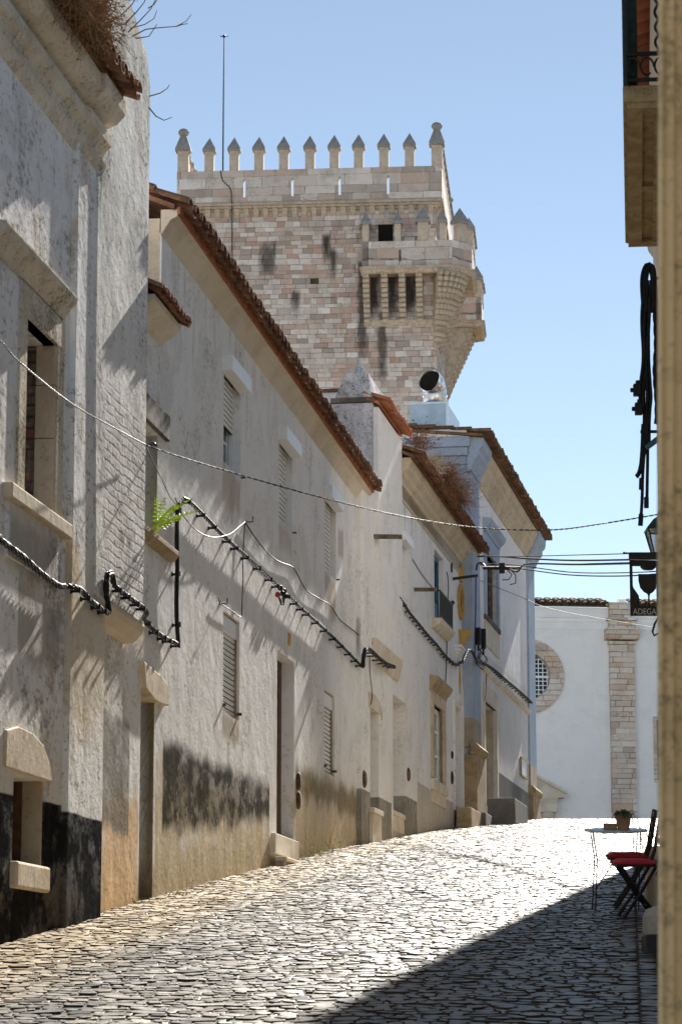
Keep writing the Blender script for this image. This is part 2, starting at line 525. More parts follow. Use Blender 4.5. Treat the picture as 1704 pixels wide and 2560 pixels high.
# ------------------------------------------------------------------ materials in use
def make_cobble():
    t = NT('cobble stones')
    r = t.attr('rnd')
    d = t.x - t.y * 0.139 + 5.35
    c = t.ramp(r, [(0.0, (0.09, 0.092, 0.096)), (0.3, (0.15, 0.149, 0.145)), (0.7, (0.205, 0.196, 0.178)), (1.0, (0.29, 0.265, 0.225))])
    c = t.mix(t.noise(1.1, 5, 0.6, off=3).step(0.42, 0.65) * 0.35, c, (0.30, 0.245, 0.17))
    gut = (d + (t.noise(1.2, 4, off=5) - 0.5) * 1.1).step(0.5, 1.5) * -1.0 + 1.0
    c = t.mix(gut * 0.9, c, t.ramp(r, [(0, (0.33, 0.24, 0.135)), (1, (0.56, 0.46, 0.31))]))
    c = t.mix(t.noise(30, 5, 0.7, off=9).step(0.52, 0.7) * 0.35, c, (0.07, 0.06, 0.05))
    side = r.step(-0.6, -0.4) * -1.0 + 1.0
    c = t.mix(side, c, (0.06, 0.05, 0.035))
    t.bump(t.noise(22, 4, 0.6) + t.noise(70, 3, 0.6) * 0.3, 0.35, 0.012)
    rg = t.noise(14, 3, 0.6, off=13) * 0.14 + r * 0.10 + 0.25
    return t.done(c, rg + side * 0.9, spec=0.045)
M_COBBLE = make_cobble()
def make_soil():
    t = NT('dirt in joints')
    c = t.mix(t.noise(6, 6, 0.7).step(0.4, 0.65), (0.075, 0.062, 0.045), (0.17, 0.14, 0.095))
    d = t.x - t.y * 0.139 + 5.35
    c = t.mix((d + (t.noise(1.2, 4, off=5) - 0.5) * 1.1).step(0.3, 1.4) * -0.8 + 0.8, c, (0.36, 0.27, 0.16))
    c = t.mix(t.noise(2.5, 6, 0.7, off=8).step(0.60, 0.68) * 0.6, c, (0.08, 0.10, 0.035))
    t.bump(t.noise(40, 4, 0.7), 0.5, 0.02)
    return t.done(c, 0.95, spec=0.1)
M_SOIL = make_soil()
M_CLAY = clay('clay roof tiles')
M_CLAY_OLD = clay('old mossy roof tiles', (0.21, 0.10, 0.06), (0.13, 0.07, 0.048), 1.0)
M_CLAY_BROWN = clay('weathered brown tiles', (0.17, 0.105, 0.065), (0.10, 0.07, 0.045), 1.0)
M_CLAY_NEW = clay('clean roof tiles', (0.50, 0.20, 0.11), (0.36, 0.14, 0.08), 0.15)
M_CREAM = plaster('cream soffit', (0.72, 0.64, 0.52), (0.62, 0.53, 0.41), (0.25, 0.17, 0.10), 0.35, 0.2)
M_OLDCREAM = plaster('weathered cream mouldings', (0.74, 0.68, 0.57), (0.62, 0.55, 0.44), (0.13, 0.10, 0.065), 1.15, 0.8, scale=1.6, streak_off=70)
M_MARBLE = stone('worn marble', (0.64, 0.55, 0.42), (0.50, 0.40, 0.27), (0.16, 0.12, 0.08), 0.5, 0.4)
M_MARBLE_PALE = stone('pale marble', (0.72, 0.66, 0.56), (0.60, 0.52, 0.40), (0.2, 0.16, 0.11), 0.4, 0.3)
M_DARKSTONE = stone('blackened stone', (0.20, 0.18, 0.15), (0.10, 0.09, 0.08), (0.03, 0.03, 0.03), 0.6, 0.5)
M_OLIVESTONE = stone('mossy brown stone', (0.50, 0.38, 0.21), (0.34, 0.25, 0.13), (0.06, 0.05, 0.03), 0.9, 0.6, 2.6)
M_OCHRESTONE = stone('ochre stone', (0.46, 0.36, 0.23), (0.31, 0.23, 0.14), (0.10, 0.08, 0.05), 0.55, 0.6)
M_BLACK = plain('black cable', (0.015, 0.015, 0.015), 0.6, spec=0.3)
M_CABLE = plain('grey cable', (0.022, 0.022, 0.021), 0.6, spec=0.25)
M_WIRE = plain('pale wire', (0.16, 0.15, 0.135), 0.6, spec=0.2)
M_IRON = plain('dark iron', (0.025, 0.025, 0.025), 0.5, 0.3)
M_RUST = plain('rusty iron', (0.14, 0.075, 0.04), 0.8, var=0.5)
M_WHITE_MET = plain('white aluminium', (0.86, 0.87, 0.87), 0.45, spec=0.4, var=0.04)
M_SLAT = plain('shutter slats', (0.82, 0.82, 0.80), 0.5, spec=0.4, var=0.05)
M_GLASS = glass_mat('window glass')
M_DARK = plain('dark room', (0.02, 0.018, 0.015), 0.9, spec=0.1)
M_WOOD = plain('brown door wood', (0.10, 0.045, 0.02), 0.6, var=0.3)
M_WOOD_GREY = plain('grey door wood', (0.30, 0.28, 0.25), 0.7, var=0.2)
M_BLUEWOOD = plain('blue painted wood', (0.02, 0.11, 0.20), 0.5)
M_GREENWOOD = plain('dark green painted wood', (0.03, 0.05, 0.045), 0.5)
M_WOODBEAM = plain('weathered wood', (0.17, 0.14, 0.10), 0.9, var=0.45, bumpy=0.5)
M_YELLOW = plaster('yellow plaster', (0.62, 0.42, 0.13), (0.50, 0.33, 0.11), (0.2, 0.14, 0.07), 0.4, 0.3)
M_BLUEGREY = plaster('blue grey paint', (0.42, 0.50, 0.62), (0.35, 0.43, 0.54), (0.14, 0.15, 0.17), 0.35, 0.25)
M_TWIG = plain('dry twigs', (0.15, 0.09, 0.055), 0.9, var=0.4)
M_TWIG_PALE = plain('pale dry stems', (0.42, 0.36, 0.26), 0.9, var=0.3)
M_LEAF = plain('bright green leaves', (0.42, 0.58, 0.03), 0.5, var=0.3)
M_LEAF_DK = plain('green leaves', (0.045, 0.085, 0.03), 0.5, var=0.4)
M_WEED = plain('weed leaves', (0.17, 0.22, 0.05), 0.7, var=0.4)

# ------------------------------------------------------------------ ground sheet and cobbled street
def xl(Y): return -5.347 + .139 * Y if Y < 41 else (-6.237 + .1631 * Y if Y < 52 else -6.554 + .1722 * Y)
def xr(Y): return .106 * Y + 1.2 if Y < 33.6 else .125 * Y + 1.0
def build_ground():
    ys = [-40, -20, -10] + [float(q) for q in range(-5, 90, 1)] + [95, 100, 120, 150, 200, 300, 500, 900]
    xs = [-400, -150, -60, -30, -15, -10, -7, -5, -3, -1, 1, 3, 5, 7, 9, 12, 20, 40, 80, 200, 400]
    mb = MB(); nx = len(xs)
    for y in ys:
        for x in xs: mb.v.append((x, y, gz(y) + 0.001))
    for j in range(len(ys) - 1):
        for i in range(nx - 1):
            mb.f.append((j * nx + i, j * nx + i + 1, (j + 1) * nx + i + 1, (j + 1) * nx + i)); mb.r.append(.5)
    o = mb.build('ground', M_SOIL, smooth=True); o['kind'] = 'structure'
build_ground()

def build_cobbles():
    # jittered hexagonal stones, each with a domed, slightly tilted top
    W, L = 0.102, 0.132
    tops = []; V = []; Fq = []; R = []
    NY = int((68 - 9) / L)
    jx = rng.normal(0, 1, (NY * 2 + 8, 140)); jy = rng.normal(0, 1, (NY * 2 + 8, 140))
    def corner(i, j):
        # brick-like lattice of corners: i column in half stones, j row
        return i, j
    n = 0
    for r in range(NY):
        Y0 = 9 + r * L
        a = xl(Y0) - 0.15; b = xr(Y0)
        if Y0 > 64: a -= 6
        cols = int((b - a) / W) + 1
        sh = rng.uniform(0, 1)
        # row cut positions shared between neighbours
        cuts = a - W + (np.arange(cols + 2) + sh) * W + rng.normal(0, 0.27 * W, cols + 2)
        xs_ = .1045 * Y0 + .03      # straight kerb strip of single stones along the right side
        cuts = np.concatenate([cuts[cuts < xs_ - .07], [xs_], xs_ + .125 + np.arange(0, 14) * W * 1.02])
        cuts = cuts[cuts < b + W]
        for k in range(len(cuts) - 1):
            x0, x1 = cuts[k], cuts[k + 1]
            strip = abs(x0 - xs_) < 1e-6
            if x1 - x0 < 0.30 * W: continue
            g = 0.004 + rng.uniform(0, 0.005)
            yc = Y0 + rng.normal(0, 0.12) * L
            hl = L * (0.5 + rng.uniform(-0.12, 0.12))
            if strip: g = .008
            xm = (x0 + x1) / 2 + rng.normal(0, 0.18) * W
            # pointed six-sided outline
            p = [(x0 + g, yc - hl * rng.uniform(.25, .6)), (xm, yc - hl * rng.uniform(.8, 1.1)), (x1 - g, yc - hl * rng.uniform(.25, .6)),
                 (x1 - g, yc + hl * rng.uniform(.25, .6)), (xm + rng.normal(0, .15) * W, yc + hl * rng.uniform(.8, 1.1)), (x0 + g, yc + hl * rng.uniform(.25, .6))]
            cx = (x0 + x1) / 2; cy = yc
            tx, ty = rng.normal(0, 0.030), rng.normal(0, 0.026)
            h = 0.009 + rng.normal(0, 0.0028)
            base = len(V)
            for (sc, dz) in ((1.0, -0.03), (0.985, -0.0003), (0.80, 0.0005)):
                for (px_, py_) in p:
                    qx = cx + (px_ - cx) * sc; qy = cy + (py_ - cy) * sc
                    z = gz(qy) + h + dz + ((qx - cx) * tx + (qy - cy) * ty if dz > -0.05 else 0)
                    V.append((qx, qy, z))
            for lv in (0, 6):
                for i in range(6):
                    j = (i + 1) % 6
                    Fq.append((base + lv + i, base + lv + j, base + lv + 6 + j, base + lv + 6 + i))
            Fq.append(tuple(base + 12 + i for i in range(6)))
            q = float(rng.uniform(0, 1)); R += [-1.0] * 6 + [q] * 7
    mb = MB(); mb.v = V; mb.f = Fq; mb.r = R
    o = mb.build('street', M_COBBLE, smooth=False, fix=False); o['kind'] = 'structure'
    me = o.data
    for i, p in enumerate(me.polygons):
        if i % 13 < 6: p.use_smooth = False
build_cobbles()

# ------------------------------------------------------------------ shared builders
def tile_roof(name, parent, s0, s1, ze, t0, run, pitch=0.42, mat=None, sp=0.215, rows=None, rowlen=0.36, seed=1, base_t=None, smat=None):
    """clay barrel tiles seen from the street: convex cover tiles over concave pans. eave at t0 out, height ze"""
    rd = random.Random(seed); mat = mat or M_CLAY
    nrow = rows or max(1, int(run / rowlen))
    mb = MB(); ncol = max(1, int(round((s1 - s0) / sp))); spp = (s1 - s0) / ncol
    def barrel(cx, ya, yb, za, zb, r0, r1, up, th, rnd, K=6):
        # half cylinder from (ya,za) to (yb,zb)
        b = len(mb.v); sg = 1 if up else -1
        for (yy, zz, rr) in ((ya, za, r0), (yb, zb, r1)):
            for k in range(K + 1):
                a = math.pi * k / K
                mb.v.append((cx - math.cos(a) * rr, yy, zz + sg * math.sin(a) * rr * 0.8))
            for k in range(K + 1):
                a = math.pi * k / K; q = rr - th
                mb.v.append((cx - math.cos(a) * q, yy, zz + sg * math.sin(a) * q * 0.8))
        m = 2 * (K + 1)
        for k in range(K):
            mb.f.append((b + k, b + k + 1, b + m + k + 1, b + m + k)); mb.r.append(rnd)
            mb.f.append((b + K + 1 + k, b + m + K + 1 + k, b + m + K + 2 + k, b + K + 2 + k)); mb.r.append(rnd)
            mb.f.append((b + k, b + K + 1 + k, b + K + 2 + k, b + k + 1)); mb.r.append(rnd)
    for i in range(ncol):
        cx = s0 + (i + 0.5) * spp
        for r in range(nrow):
            ya = -t0 + r * rowlen; j = rd.uniform(-0.018, 0.018); rnd = rd.random()
            za = ze + r * rowlen * pitch + 0.012
            zb = za + (rowlen + 0.05) * pitch - 0.02
            jx = rd.uniform(-0.008, 0.008)
            barrel(cx + jx, ya + j, ya + rowlen + 0.05, za + 0.055, zb + 0.05, spp * 0.43, spp * 0.36, True, 0.016, rnd)
            if r < 3:
                barrel(cx + spp / 2 + jx, ya + 0.02 + rd.uniform(-.01, .01), ya + rowlen + 0.05, za + 0.075, zb + 0.07, spp * 0.40, spp * 0.44, False, 0.016, rd.random())
    o = mb.build(name, mat, parent, smooth=False)
    # boarding under the tiles further up, closing the roof
    mb2 = MB()
    L = nrow * rowlen
    yb = -t0 + (0.16 if base_t is None else t0 - base_t)
    mb2.v += [(s0, yb, ze + (yb + t0) * pitch), (s1, yb, ze + (yb + t0) * pitch), (s1, -t0 + L, ze + L * pitch), (s0, -t0 + L, ze + L * pitch)]
    k = -0.05
    mb2.v += [(x, y, z + k) for x, y, z in mb2.v[:4]]
    mb2.f += [(0, 1, 2, 3), (7, 6, 5, 4), (0, 4, 5, 1), (1, 5, 6, 2), (2, 6, 7, 3), (3, 7, 4, 0)]; mb2.r += [.5] * 6
    mb2.build('roof_deck', smat or mat, parent)
    return o

def shutter(parent, x0, x1, z0, z1, y, mat=None, pitch=0.05, name='shutter'):
    """rolled down slatted shutter: every slat a shallow curved strip"""
    mb = MB(); z = z0
    mk = MB(); mk.box(x0, x1, y + 0.022, y + 0.04, z0, z1); mk.build('shutter_back', M_DARK, parent)
    while z < z1 - pitch * 0.5:
        b = len(mb.v)
        pr = [(0.002, 0.0), (0.014, pitch * 0.22), (0.016, pitch * 0.5), (0.004, pitch * 0.80)]
        for xx in (x0, x1):
            for d, dz in pr: mb.v.append((xx, y + 0.018 - d, z + dz))
        for k in range(3):
            mb.f.append((b + k, b + 4 + k, b + 5 + k, b + k + 1)); mb.r.append(.5)
        z += pitch
    return mb.build(name, mat or M_SLAT, parent)

def frame_rect(mb, x0, x1, z0, z1, y0, y1, w):
    mb.box(x0, x0 + w, y0, y1, z0, z1); mb.box(x1 - w, x1, y0, y1, z0, z1)
    mb.box(x0 + w, x1 - w, y0, y1, z1 - w, z1); mb.box(x0 + w, x1 - w, y0, y1, z0, z0 + w)
    return mb

def bundle(name, pts, parent=None, r=0.012, strands=4, turns=0.0, mat=None, amp=None, label=None, cat='cable', group=None, sub=5):
    """cable of several strands twisted round each other along the points (world)"""
    pts = [Vector(p) for p in pts]
    # catmull resample
    path = []
    for i in range(len(pts) - 1):
        p0 = pts[max(i - 1, 0)]; p1 = pts[i]; p2 = pts[i + 1]; p3 = pts[min(i + 2, len(pts) - 1)]
        for k in range(sub):
            t = k / sub
            path.append(0.5 * ((2 * p1) + (p2 - p0) * t + (2 * p0 - 5 * p1 + 4 * p2 - p3) * t * t + (3 * p1 - p0 - 3 * p2 + p3) * t ** 3))
    path.append(pts[-1])
    L = [0]
    for a, b in zip(path, path[1:]): L.append(L[-1] + (b - a).length)
    mb = MB(); amp = amp if amp is not None else r * 1.3
    for s in range(strands):
        ps = []
        ph = 2 * math.pi * s / strands
        rad = random.Random(s * 7 + len(pts))
        n = max(2, int(L[-1] / (0.03 if turns else 0.12)))
        n = min(n, 1200)
        ki = 0
        for q in range(n + 1):
            d = L[-1] * q / n
            while ki < len(L) - 2 and L[ki + 1] < d: ki += 1
            seg = L[ki + 1] - L[ki]
            f = (d - L[ki]) / seg if seg > 1e-9 else 0
            c = path[ki].lerp(path[ki + 1], f)
            ax = (path[ki + 1] - path[ki]).normalized() if seg > 1e-9 else Vector((0, 0, 1))
            e1 = ax.cross(Vector((0.3, 1, 0.15))).normalized(); e2 = ax.cross(e1)
            a = ph + d * turns * 2 * math.pi
            ps.append(c + (e1 * math.cos(a) + e2 * math.sin(a)) * (amp if strands > 1 else 0))
        mb.tube(ps, r, 5)
    o = mb.build(name, mat or M_CABLE, parent, smooth=True, fix=False)
    return tag(o, label, cat, group) if label else o
# ================================================================== LEFT ROW OF HOUSES
FA = Frame(-5.2 + .139 * 14, 14, .139, 1)
FB = Frame(-5.347 + .139 * 14, 14, .139, 1)
FC = Frame(-6.237 + .1631 * 30, 30, .1631, 1)
FE = Frame(-6.554 + .1722 * 40, 40, .1722, 1)
WHITE = (0.865, 0.865, 0.865); WHITE2 = (0.80, 0.79, 0.77)
BLACKP = (0.012, 0.0125, 0.0135)

# ---- house A: first house, derelict cornice and window
hA = empty('house', FA, label='nearest tall white house with derelict window, black plinth and overgrown cornice', cat='house')
M_A = plaster('plaster of first house', WHITE, WHITE2, (0.15, 0.13, 0.11), 0.8, 0.75, ochre=0.25, ev=8.6, streak_off=2.0, foot=(1.52, .09), zones=[
    ((0.40, 0.34, 0.25), -6, 12, 3.55, 0.0, 0.35, 0.35, None, 0.35),
    ((0.22, 0.19, 0.15), 6.5, 7.8, 4.75, 0.0, 0.35, 0.15, 4.2, 0.6),
    ((.20, .17, .12), 6.1, 7.55, 5.22, 0.0, .15, .12, 4.88, .6),
    (BLACKP, -6, 12, 3.0, 0.02, 0.015, 0.01, None)])
M_A2 = plaster('plaster of first pilaster', WHITE, WHITE2, (0.15, 0.13, 0.11), 0.9, 1.0, ochre=0.5, ev=8.6, streak_off=4.0, foot=(1.50, .09), zones=[
    ((0.50, 0.40, 0.24), 7.9, 9.4, 5.2, 0.0, 0.5, 0.2, 3.9, 0.45),
    ((0.020, 0.021, 0.023), -6, 12, 3.11, 0.0, 0.02, 0.01, None)])
mb = MB()
winU = (6.53, 7.50, 5.40, 6.78, .3); winL = (6.45, 7.38, 2.62, 3.30, .3)
wall_mesh(mb, -5.0, 7.98, -0.5, 8.85, [winU, winL], y=0.05, back=0.45)
mb.build('wall', M_A, hA)
mb = MB(); mb.box(-5, 8.4, .56, 6.5, -.5, 9.1); mb.build('house_body', M_A, hA)
mb = MB()
n = 14
for i in range(n):      # slightly uneven pilaster front
    pass
mb.box(7.95, 9.20, 0.0, 0.5, -0.3, 8.72)
mb.build('pilaster', M_A2, hA, bevel=0.02)
# cornice: three weathered mouldings, stepping out at the pilaster
prof = [(-.05, 8.55), (-.02, 8.58), (.01, 8.66), (-.03, 8.70), (.00, 8.78), (.05, 8.82), (.05, 8.92), (-.02, 8.97), (.10, 9.02), (.17, 9.10), (.17, 9.22), (-.05, 9.26)]
mb = MB(); mb.prism(prof, -5, 8.02)
mb.build('cornice', M_OLDCREAM, hA)
mb = MB(); mb.prism([(t + .04, z) for t, z in prof], 8.0, 8.75); mb.build('cornice', M_OLDCREAM, hA)
tile_roof('roof_tiles', hA, -4, 8.7, 9.2, .36, 2.2, .42, M_CLAY_OLD, sp=.23, seed=4)
# upper window
w = empty('window'); w.parent = hA
def stone_frame(parent, x0, x1, z0, z1, wj, wl, y, mat, dep=.05, sill=None):
    mb = MB(); mb.box(x0 - wj, x0, y - dep, y + .1, z0, z1); mb.build('jamb', mat, parent, bevel=.008)
    mb = MB(); mb.box(x1, x1 + wj, y - dep, y + .1, z0, z1); mb.build('jamb', mat, parent, bevel=.008)
    mb = MB(); mb.box(x0 - wj, x1 + wj, y - dep - .004, y + .1, z1, z1 + wl); mb.build('lintel', mat, parent, bevel=.008)
stone_frame(w, 6.53, 7.50, 5.40, 6.78, .22, .24, .05, M_OLDCREAM, .02)
mb = MB()   # deep reveal lining on the far jamb, in three marble blocks
for za, zb in ((5.41, 6.02), (6.025, 6.45), (6.455, 6.775)):
    mb.box(7.45, 7.498, .04, .20, za, zb)
mb.build('reveal_lining', M_MARBLE, w, bevel=.006)
mb = MB(); mb.box(5.95, 7.85, -.03, .14, 5.27, 5.39); mb.build('sill', M_MARBLE, w, bevel=.012)
mb = MB(); mb.box(6.05, 7.70, .025, .14, 4.86, 5.27); mb.build('apron_panel', M_A, w)
mb = MB(); mb.prism([(-.05, 7.03), (-.02, 7.03), (-.01, 7.07), (.01, 7.09), (0.03, 7.12), (.07, 7.15), (.085, 7.20), (.085, 7.22), (-.05, 7.25)], 5.42, 7.66)
mb.build('hood_moulding', M_OLDCREAM, w, bevel=.004)
M_RUBBLE = ashlar('bricked up opening', .09, .24, [(0, (.16, .12, .09)), (.5, (.10, .08, .06)), (.8, (.24, .09, .05)), (1, (.12, .10, .08))], (.05, .045, .04), .3)
mb = MB(); mb.box(7.455, 7.497, .203, .46, 5.41, 6.77); mb.box(6.35, 7.45, .44, .5, 5.3, 6.9); mb.build('rubble_infill', M_RUBBLE, w)
# small ground window with arched marble lintel
w = empty('ground_window'); w.parent = hA
pts = [(6.13, 3.31), (6.15, 3.58), (6.5, 3.64), (6.9, 3.63), (7.25, 3.57), (7.46, 3.46), (7.54, 3.31)]
mb = MB(); mb.extr(pts, .025, .3); mb.build('lintel', M_MARBLE, w, bevel=.01)
mb = MB(); mb.box(6.40, 7.40, -.01, .3, 2.45, 2.645); mb.build('sill', M_MARBLE, w, bevel=.02)
M_STAINED = plaster('stained reveal', (.45, .38, .28), (.30, .24, .16), (.06, .045, .03), 1.2, .5, ochre=.5)
mb = MB(); mb.box(7.335, 7.378, .06, .21, 2.65, 3.30); mb.build('reveal', M_STAINED, w)
mb = MB(); mb.box(7.34, 7.377, .213, .48, 2.65, 3.3); mb.box(6.35, 7.34, .44, .49, 2.6, 3.35); mb.build('board', M_WOOD, w)

# ---- house N: narrow house with a massive chimney breast
hN = empty('house', FB, label='narrow house with massive weathered chimney breast and little tiled eave', cat='house')
M_N = plaster('weathered breast plaster', (0.86, 0.85, 0.83), (0.74, 0.72, 0.68), (0.11, 0.10, 0.08), 1.3, 1.0, streak_off=9, ev=10.9, courses=(9.0, 11, 6.7))
M_N2 = plaster('lower plaster of narrow house', WHITE, WHITE2, (0.15, .13, .10), .7, .7, ochre=.45, streak_off=6, foot=(1.55, .09), zones=[
    ((.56, .40, .24), 9, 11.3, 3.0, 0.04, .30, .12, None, .9),
    ((.19, .18, .165), 9.05, 10.9, 4.12, 0.0, .12, .06, 3.10, .85)])
mb = MB(); mb.extr([(8.74, 4.95), (10.62, 4.95), (10.68, 5.6), (10.68, 10.0), (10.52, 10.28), (9.6, 10.56), (8.6, 10.9), (8.6, 7)], -.165, .7)
mb.build('chimney_breast', M_N, hN, bevel=.02)
mb = MB(); mb.prism([(0.0, 4.78), (.10, 4.80), (.17, 4.88), (.19, 4.93), (.18, 4.97), (0.0, 4.97)], 8.9, 10.62)
mb.build('breast_ledge', M_CREAM, hN, bevel=.01)
mb = MB()
wall_mesh(mb, 9.15, 12.06, -0.2, 7.90, [(11.2, 12.08, 5.93, 6.97, .3), (11.36, 12.27, 2.4, 4.50, .3)], y=0, back=.35)
# keep the door opening inside this wall: widen it over the join
mb = MB()
wall_mesh(mb, 9.15, 12.06, -0.2, 7.90, [(11.2, 11.98, 5.93, 6.97, .3), (11.36, 11.98, 2.4, 4.50, .3)], y=0, back=.35)
mb.build('wall', M_N2, hN)
mb = MB(); mb.box(9.0, 12.04, .6, 6, -.2, 8.6); mb.build('house_body', M_N2, hN)
mb = MB(); mb.prism([(0, 7.86), (.03, 7.90), (.12, 7.95), (.19, 8.02), (.2, 8.06), (0, 8.06)], 10.8, 12.06); mb.build('eave_cove', M_CREAM, hN)
tile_roof('roof_tiles', hN, 10.70, 12.10, 8.02, .29, 1.1, .5, M_CLAY_OLD, sp=.175, seed=9)
w = empty('window'); w.parent = hN
mb = MB(); mb.box(10.95, 12.38, -.04, .03, 6.99, 7.24); mb.build('lintel', M_DARKSTONE, w, bevel=.01)
mb = MB(); mb.prism([(0, 5.84), (.05, 5.85), (.09, 5.90), (.09, 5.95), (0, 5.97)], 11.0, 12.62); mb.build('sill', M_OCHRESTONE, w, bevel=.006)
mb = MB(); mb.box(11.98, 12.045, .003, .15, 5.93, 6.97); mb.build('reveal', M_CREAM, w)
mb = MB(); mb.box(11.1, 11.98, .15, .2, 5.9, 7.0); mb.build('shutter_board', M_WOOD, w)
d = empty('door'); d.parent = hN
pts = [FB.px(*q)[:2] for q in ((347, 1652), (389.5, 1689), (409, 1714), (410, 1765), (397, 1763), (376, 1752), (353, 1722))]
mb = MB(); mb.extr(pts, -.05, .12); mb.build('lintel', M_MARBLE, d, bevel=.012)
mb = MB(); mb.box(11.98, 12.045, .004, .15, 2.4, 4.49); mb.build('reveal', M_OCHRESTONE, d)
mb = MB(); mb.box(11.3, 11.98, .15, .2, 2.3, 4.55); mb.build('door_leaf', M_WOOD_GREY, d)

# ---- house B: long white house with shutters
hB = empty('house', FB, label='long white house with cream eave, three boxed upper shutters and a brown door', cat='house')
M_B = plaster('plaster of long house', (0.875, 0.875, 0.875), (0.81, 0.80, 0.78), (0.22, 0.19, 0.16), 0.52, 0.6, streak_off=1, ev=8.9, foot=(1.58, .09), zones=[
    ((.43, .365, .25), 12, 18.62, 3.9, 0.0, .30, .2, None, .85),
    ((.40, .33, .21), 20.5, 26.9, 4.15, 0.015, .5, .35, None, .75),
    ((.042, .039, .034), 12.4, 18.62, 3.93, 0.012, .20, .10, 2.22, .94, .07),
    ((.14, .11, .06), 20.6, 26.8, 4.12, 0.02, .30, .12, 3.75, .75),
    ((.36, .29, .21), 15.44, 16.50, 7.40, 0.0, .12, .08, 6.95, .55), ((.30, .23, .16), 15.52, 16.52, 4.68, 0.0, .10, .06, 4.40, .6),
    ((.36, .29, .21), 23.12, 24.15, 7.40, 0.0, .12, .08, 6.85, .6), ((.40, .34, .27), 19.22, 20.25, 7.40, 0.0, .12, .08, 7.10, .5), ((.30, .24, .17), 23.05, 24.05, 4.66, 0.0, .10, .06, 4.40, .5),
    ((.30, .20, .15), 24.4, 24.95, 8.25, 0.0, .2, .05, 7.85, .5)])
opsU = [(15.46, 16.52, 7.41, 8.50, .14), (19.24, 20.27, 7.42, 8.50, .14), (23.14, 24.18, 7.42, 8.50, .14)]
opsG = [(15.53, 16.54, 4.69, 5.79, .06), (23.06, 24.04, 4.68, 5.79, .06), (19.14, 20.47, 3.55, 5.82, .32)]
mb = MB(); wall_mesh(mb, 12.06, 26.95, 1.5, 9.0, opsU + opsG, y=0, back=.36); mb.build('wall', M_B, hB)
mb = MB(); mb.box(12.06, 26.95, .5, 6.5, 1.5, 9.25); mb.build('house_body', M_B, hB)
mb = MB(); mb.box(12.055, 12.2, .02, 1.6, 8.0, 9.15); mb.build('gable_end', M_CREAM, hB)
mb = MB(); mb.prism([(0, 8.97), (.015, 8.985), (.06, 9.06), (.10, 9.12), (.16, 9.15), (.17, 9.22), (0, 9.22)], 12.0, 26.95); mb.build('eave_cove', M_CREAM, hB)
mb = MB(); mb.prism([(.16, 9.17), (.19, 9.17), (.19, 9.24), (.16, 9.24)], 12.0, 26.95); mb.build('fascia', M_CLAY, hB)
tile_roof('roof_tiles', hB, 11.95, 27.0, 9.19, .30, 2.6, .42, M_CLAY_OLD, sp=.285, seed=2)
for i, (x0, x1, z0, z1, _) in enumerate(opsU):
    w = empty('window'); w.parent = hB
    mb = MB(); mb.box(x0 - .13, x1 + .02, -.12, .02, 8.39, 8.56); mb.build('shutter_box', M_WHITE_MET, w, bevel=.006)
    zz = z0 + .50 if i == 0 else z0 + .02
    shutter(w, x0 + .02, x1 - .02, zz, 8.46, .07, pitch=.06)
    for xa in (x0 + .002, x1 - .032):
        mb = MB(); mb.box(xa, xa + .03, .08, .13, z0, 8.46); mb.build('shutter_rail', M_WHITE_MET, w)
    if i == 0:
        mb = MB(); frame_rect(mb, x0 + .03, x1 - .03, z0 + .01, z0 + 1.0, .14, .18, .05)
        mb.box((x0 + x1) / 2 - .025, (x0 + x1) / 2 + .025, .14, .18, z0 + .06, z0 + .95); mb.box(x0 + .08, x1 - .08, .145, .175, z0 + .36, z0 + .39)
        mb.build('window_frame', M_WHITE_MET, w)
        mb = MB(); mb.box(x0 + .08, x1 - .08, .155, .165, z0 + .06, z0 + .95); mb.build('pane', M_GLASS, w)
    mb = MB(); mb.box(x0, x1, .19, .3, z0, z1 - .001); mb.build('room_dark', M_DARK, w)
    mb = MB(); mb.tube([(x1 + .03, -.002, z0 + .02), (x1 + .03, -.05, z0 + .02)], .012, 6); mb.build('shutter_catch', M_RUST, w)
for i, (x0, x1, z0, z1, _) in enumerate(opsG[:2]):
    w = empty('ground_window'); w.parent = hB
    mb = MB(); frame_rect(mb, x0 + .003, x1 - .003, z0 + .003, z1 - .003, .03, .10, .035); mb.build('window_frame', M_OCHRESTONE, w)
    mb = MB(); mb.box(x0 + .04, x1 - .04, .025, .06, z1 - .20, z1 - .03); mb.build('shutter_box', M_WHITE_MET, w)
    shutter(w, x0 + .05, x1 - .05, z0 + .04, z1 - .20, .045, pitch=.058)
    mb = MB(); mb.box(x0 + .04, x1 - .04, .09, .2, z0 + .01, z1 - .01); mb.build('room_dark', M_DARK, w)
    for xx in (x0 + .02, x1 - .02):
        mb = MB(); mb.box(xx - .02, xx + .02, -.035, .03, z0 + .06, z0 + .09); mb.build('shutter_catch', M_RUST, w)
d = empty('door'); d.parent = hB
mb = MB(); mb.box(19.145, 20.465, .16, .21, 3.6, 5.815); mb.build('door_leaf', M_WOOD, d)
mb = MB()
for k in range(4): mb.box(19.3 + k * .28, 19.32 + k * .28, .145, .162, 3.65, 5.7)
mb.build('door_boards', M_WOOD, d)
mb = MB(); mb.ball((19.6, .10, 4.65), .03); mb.tube([(19.6, .16, 4.65), (19.6, .10, 4.65)], .012); mb.build('handle', M_RUST, d)
mb = MB(); mb.box(18.75, 20.55, -.055, .32, 3.36, 3.60); mb.build('threshold', M_MARBLE_PALE, d, bevel=.012)
mb = MB(); mb.box(19.95, 20.07, -.018, .0, 5.98, 6.13); mb.build('number_plate', M_YELLOW, hB)
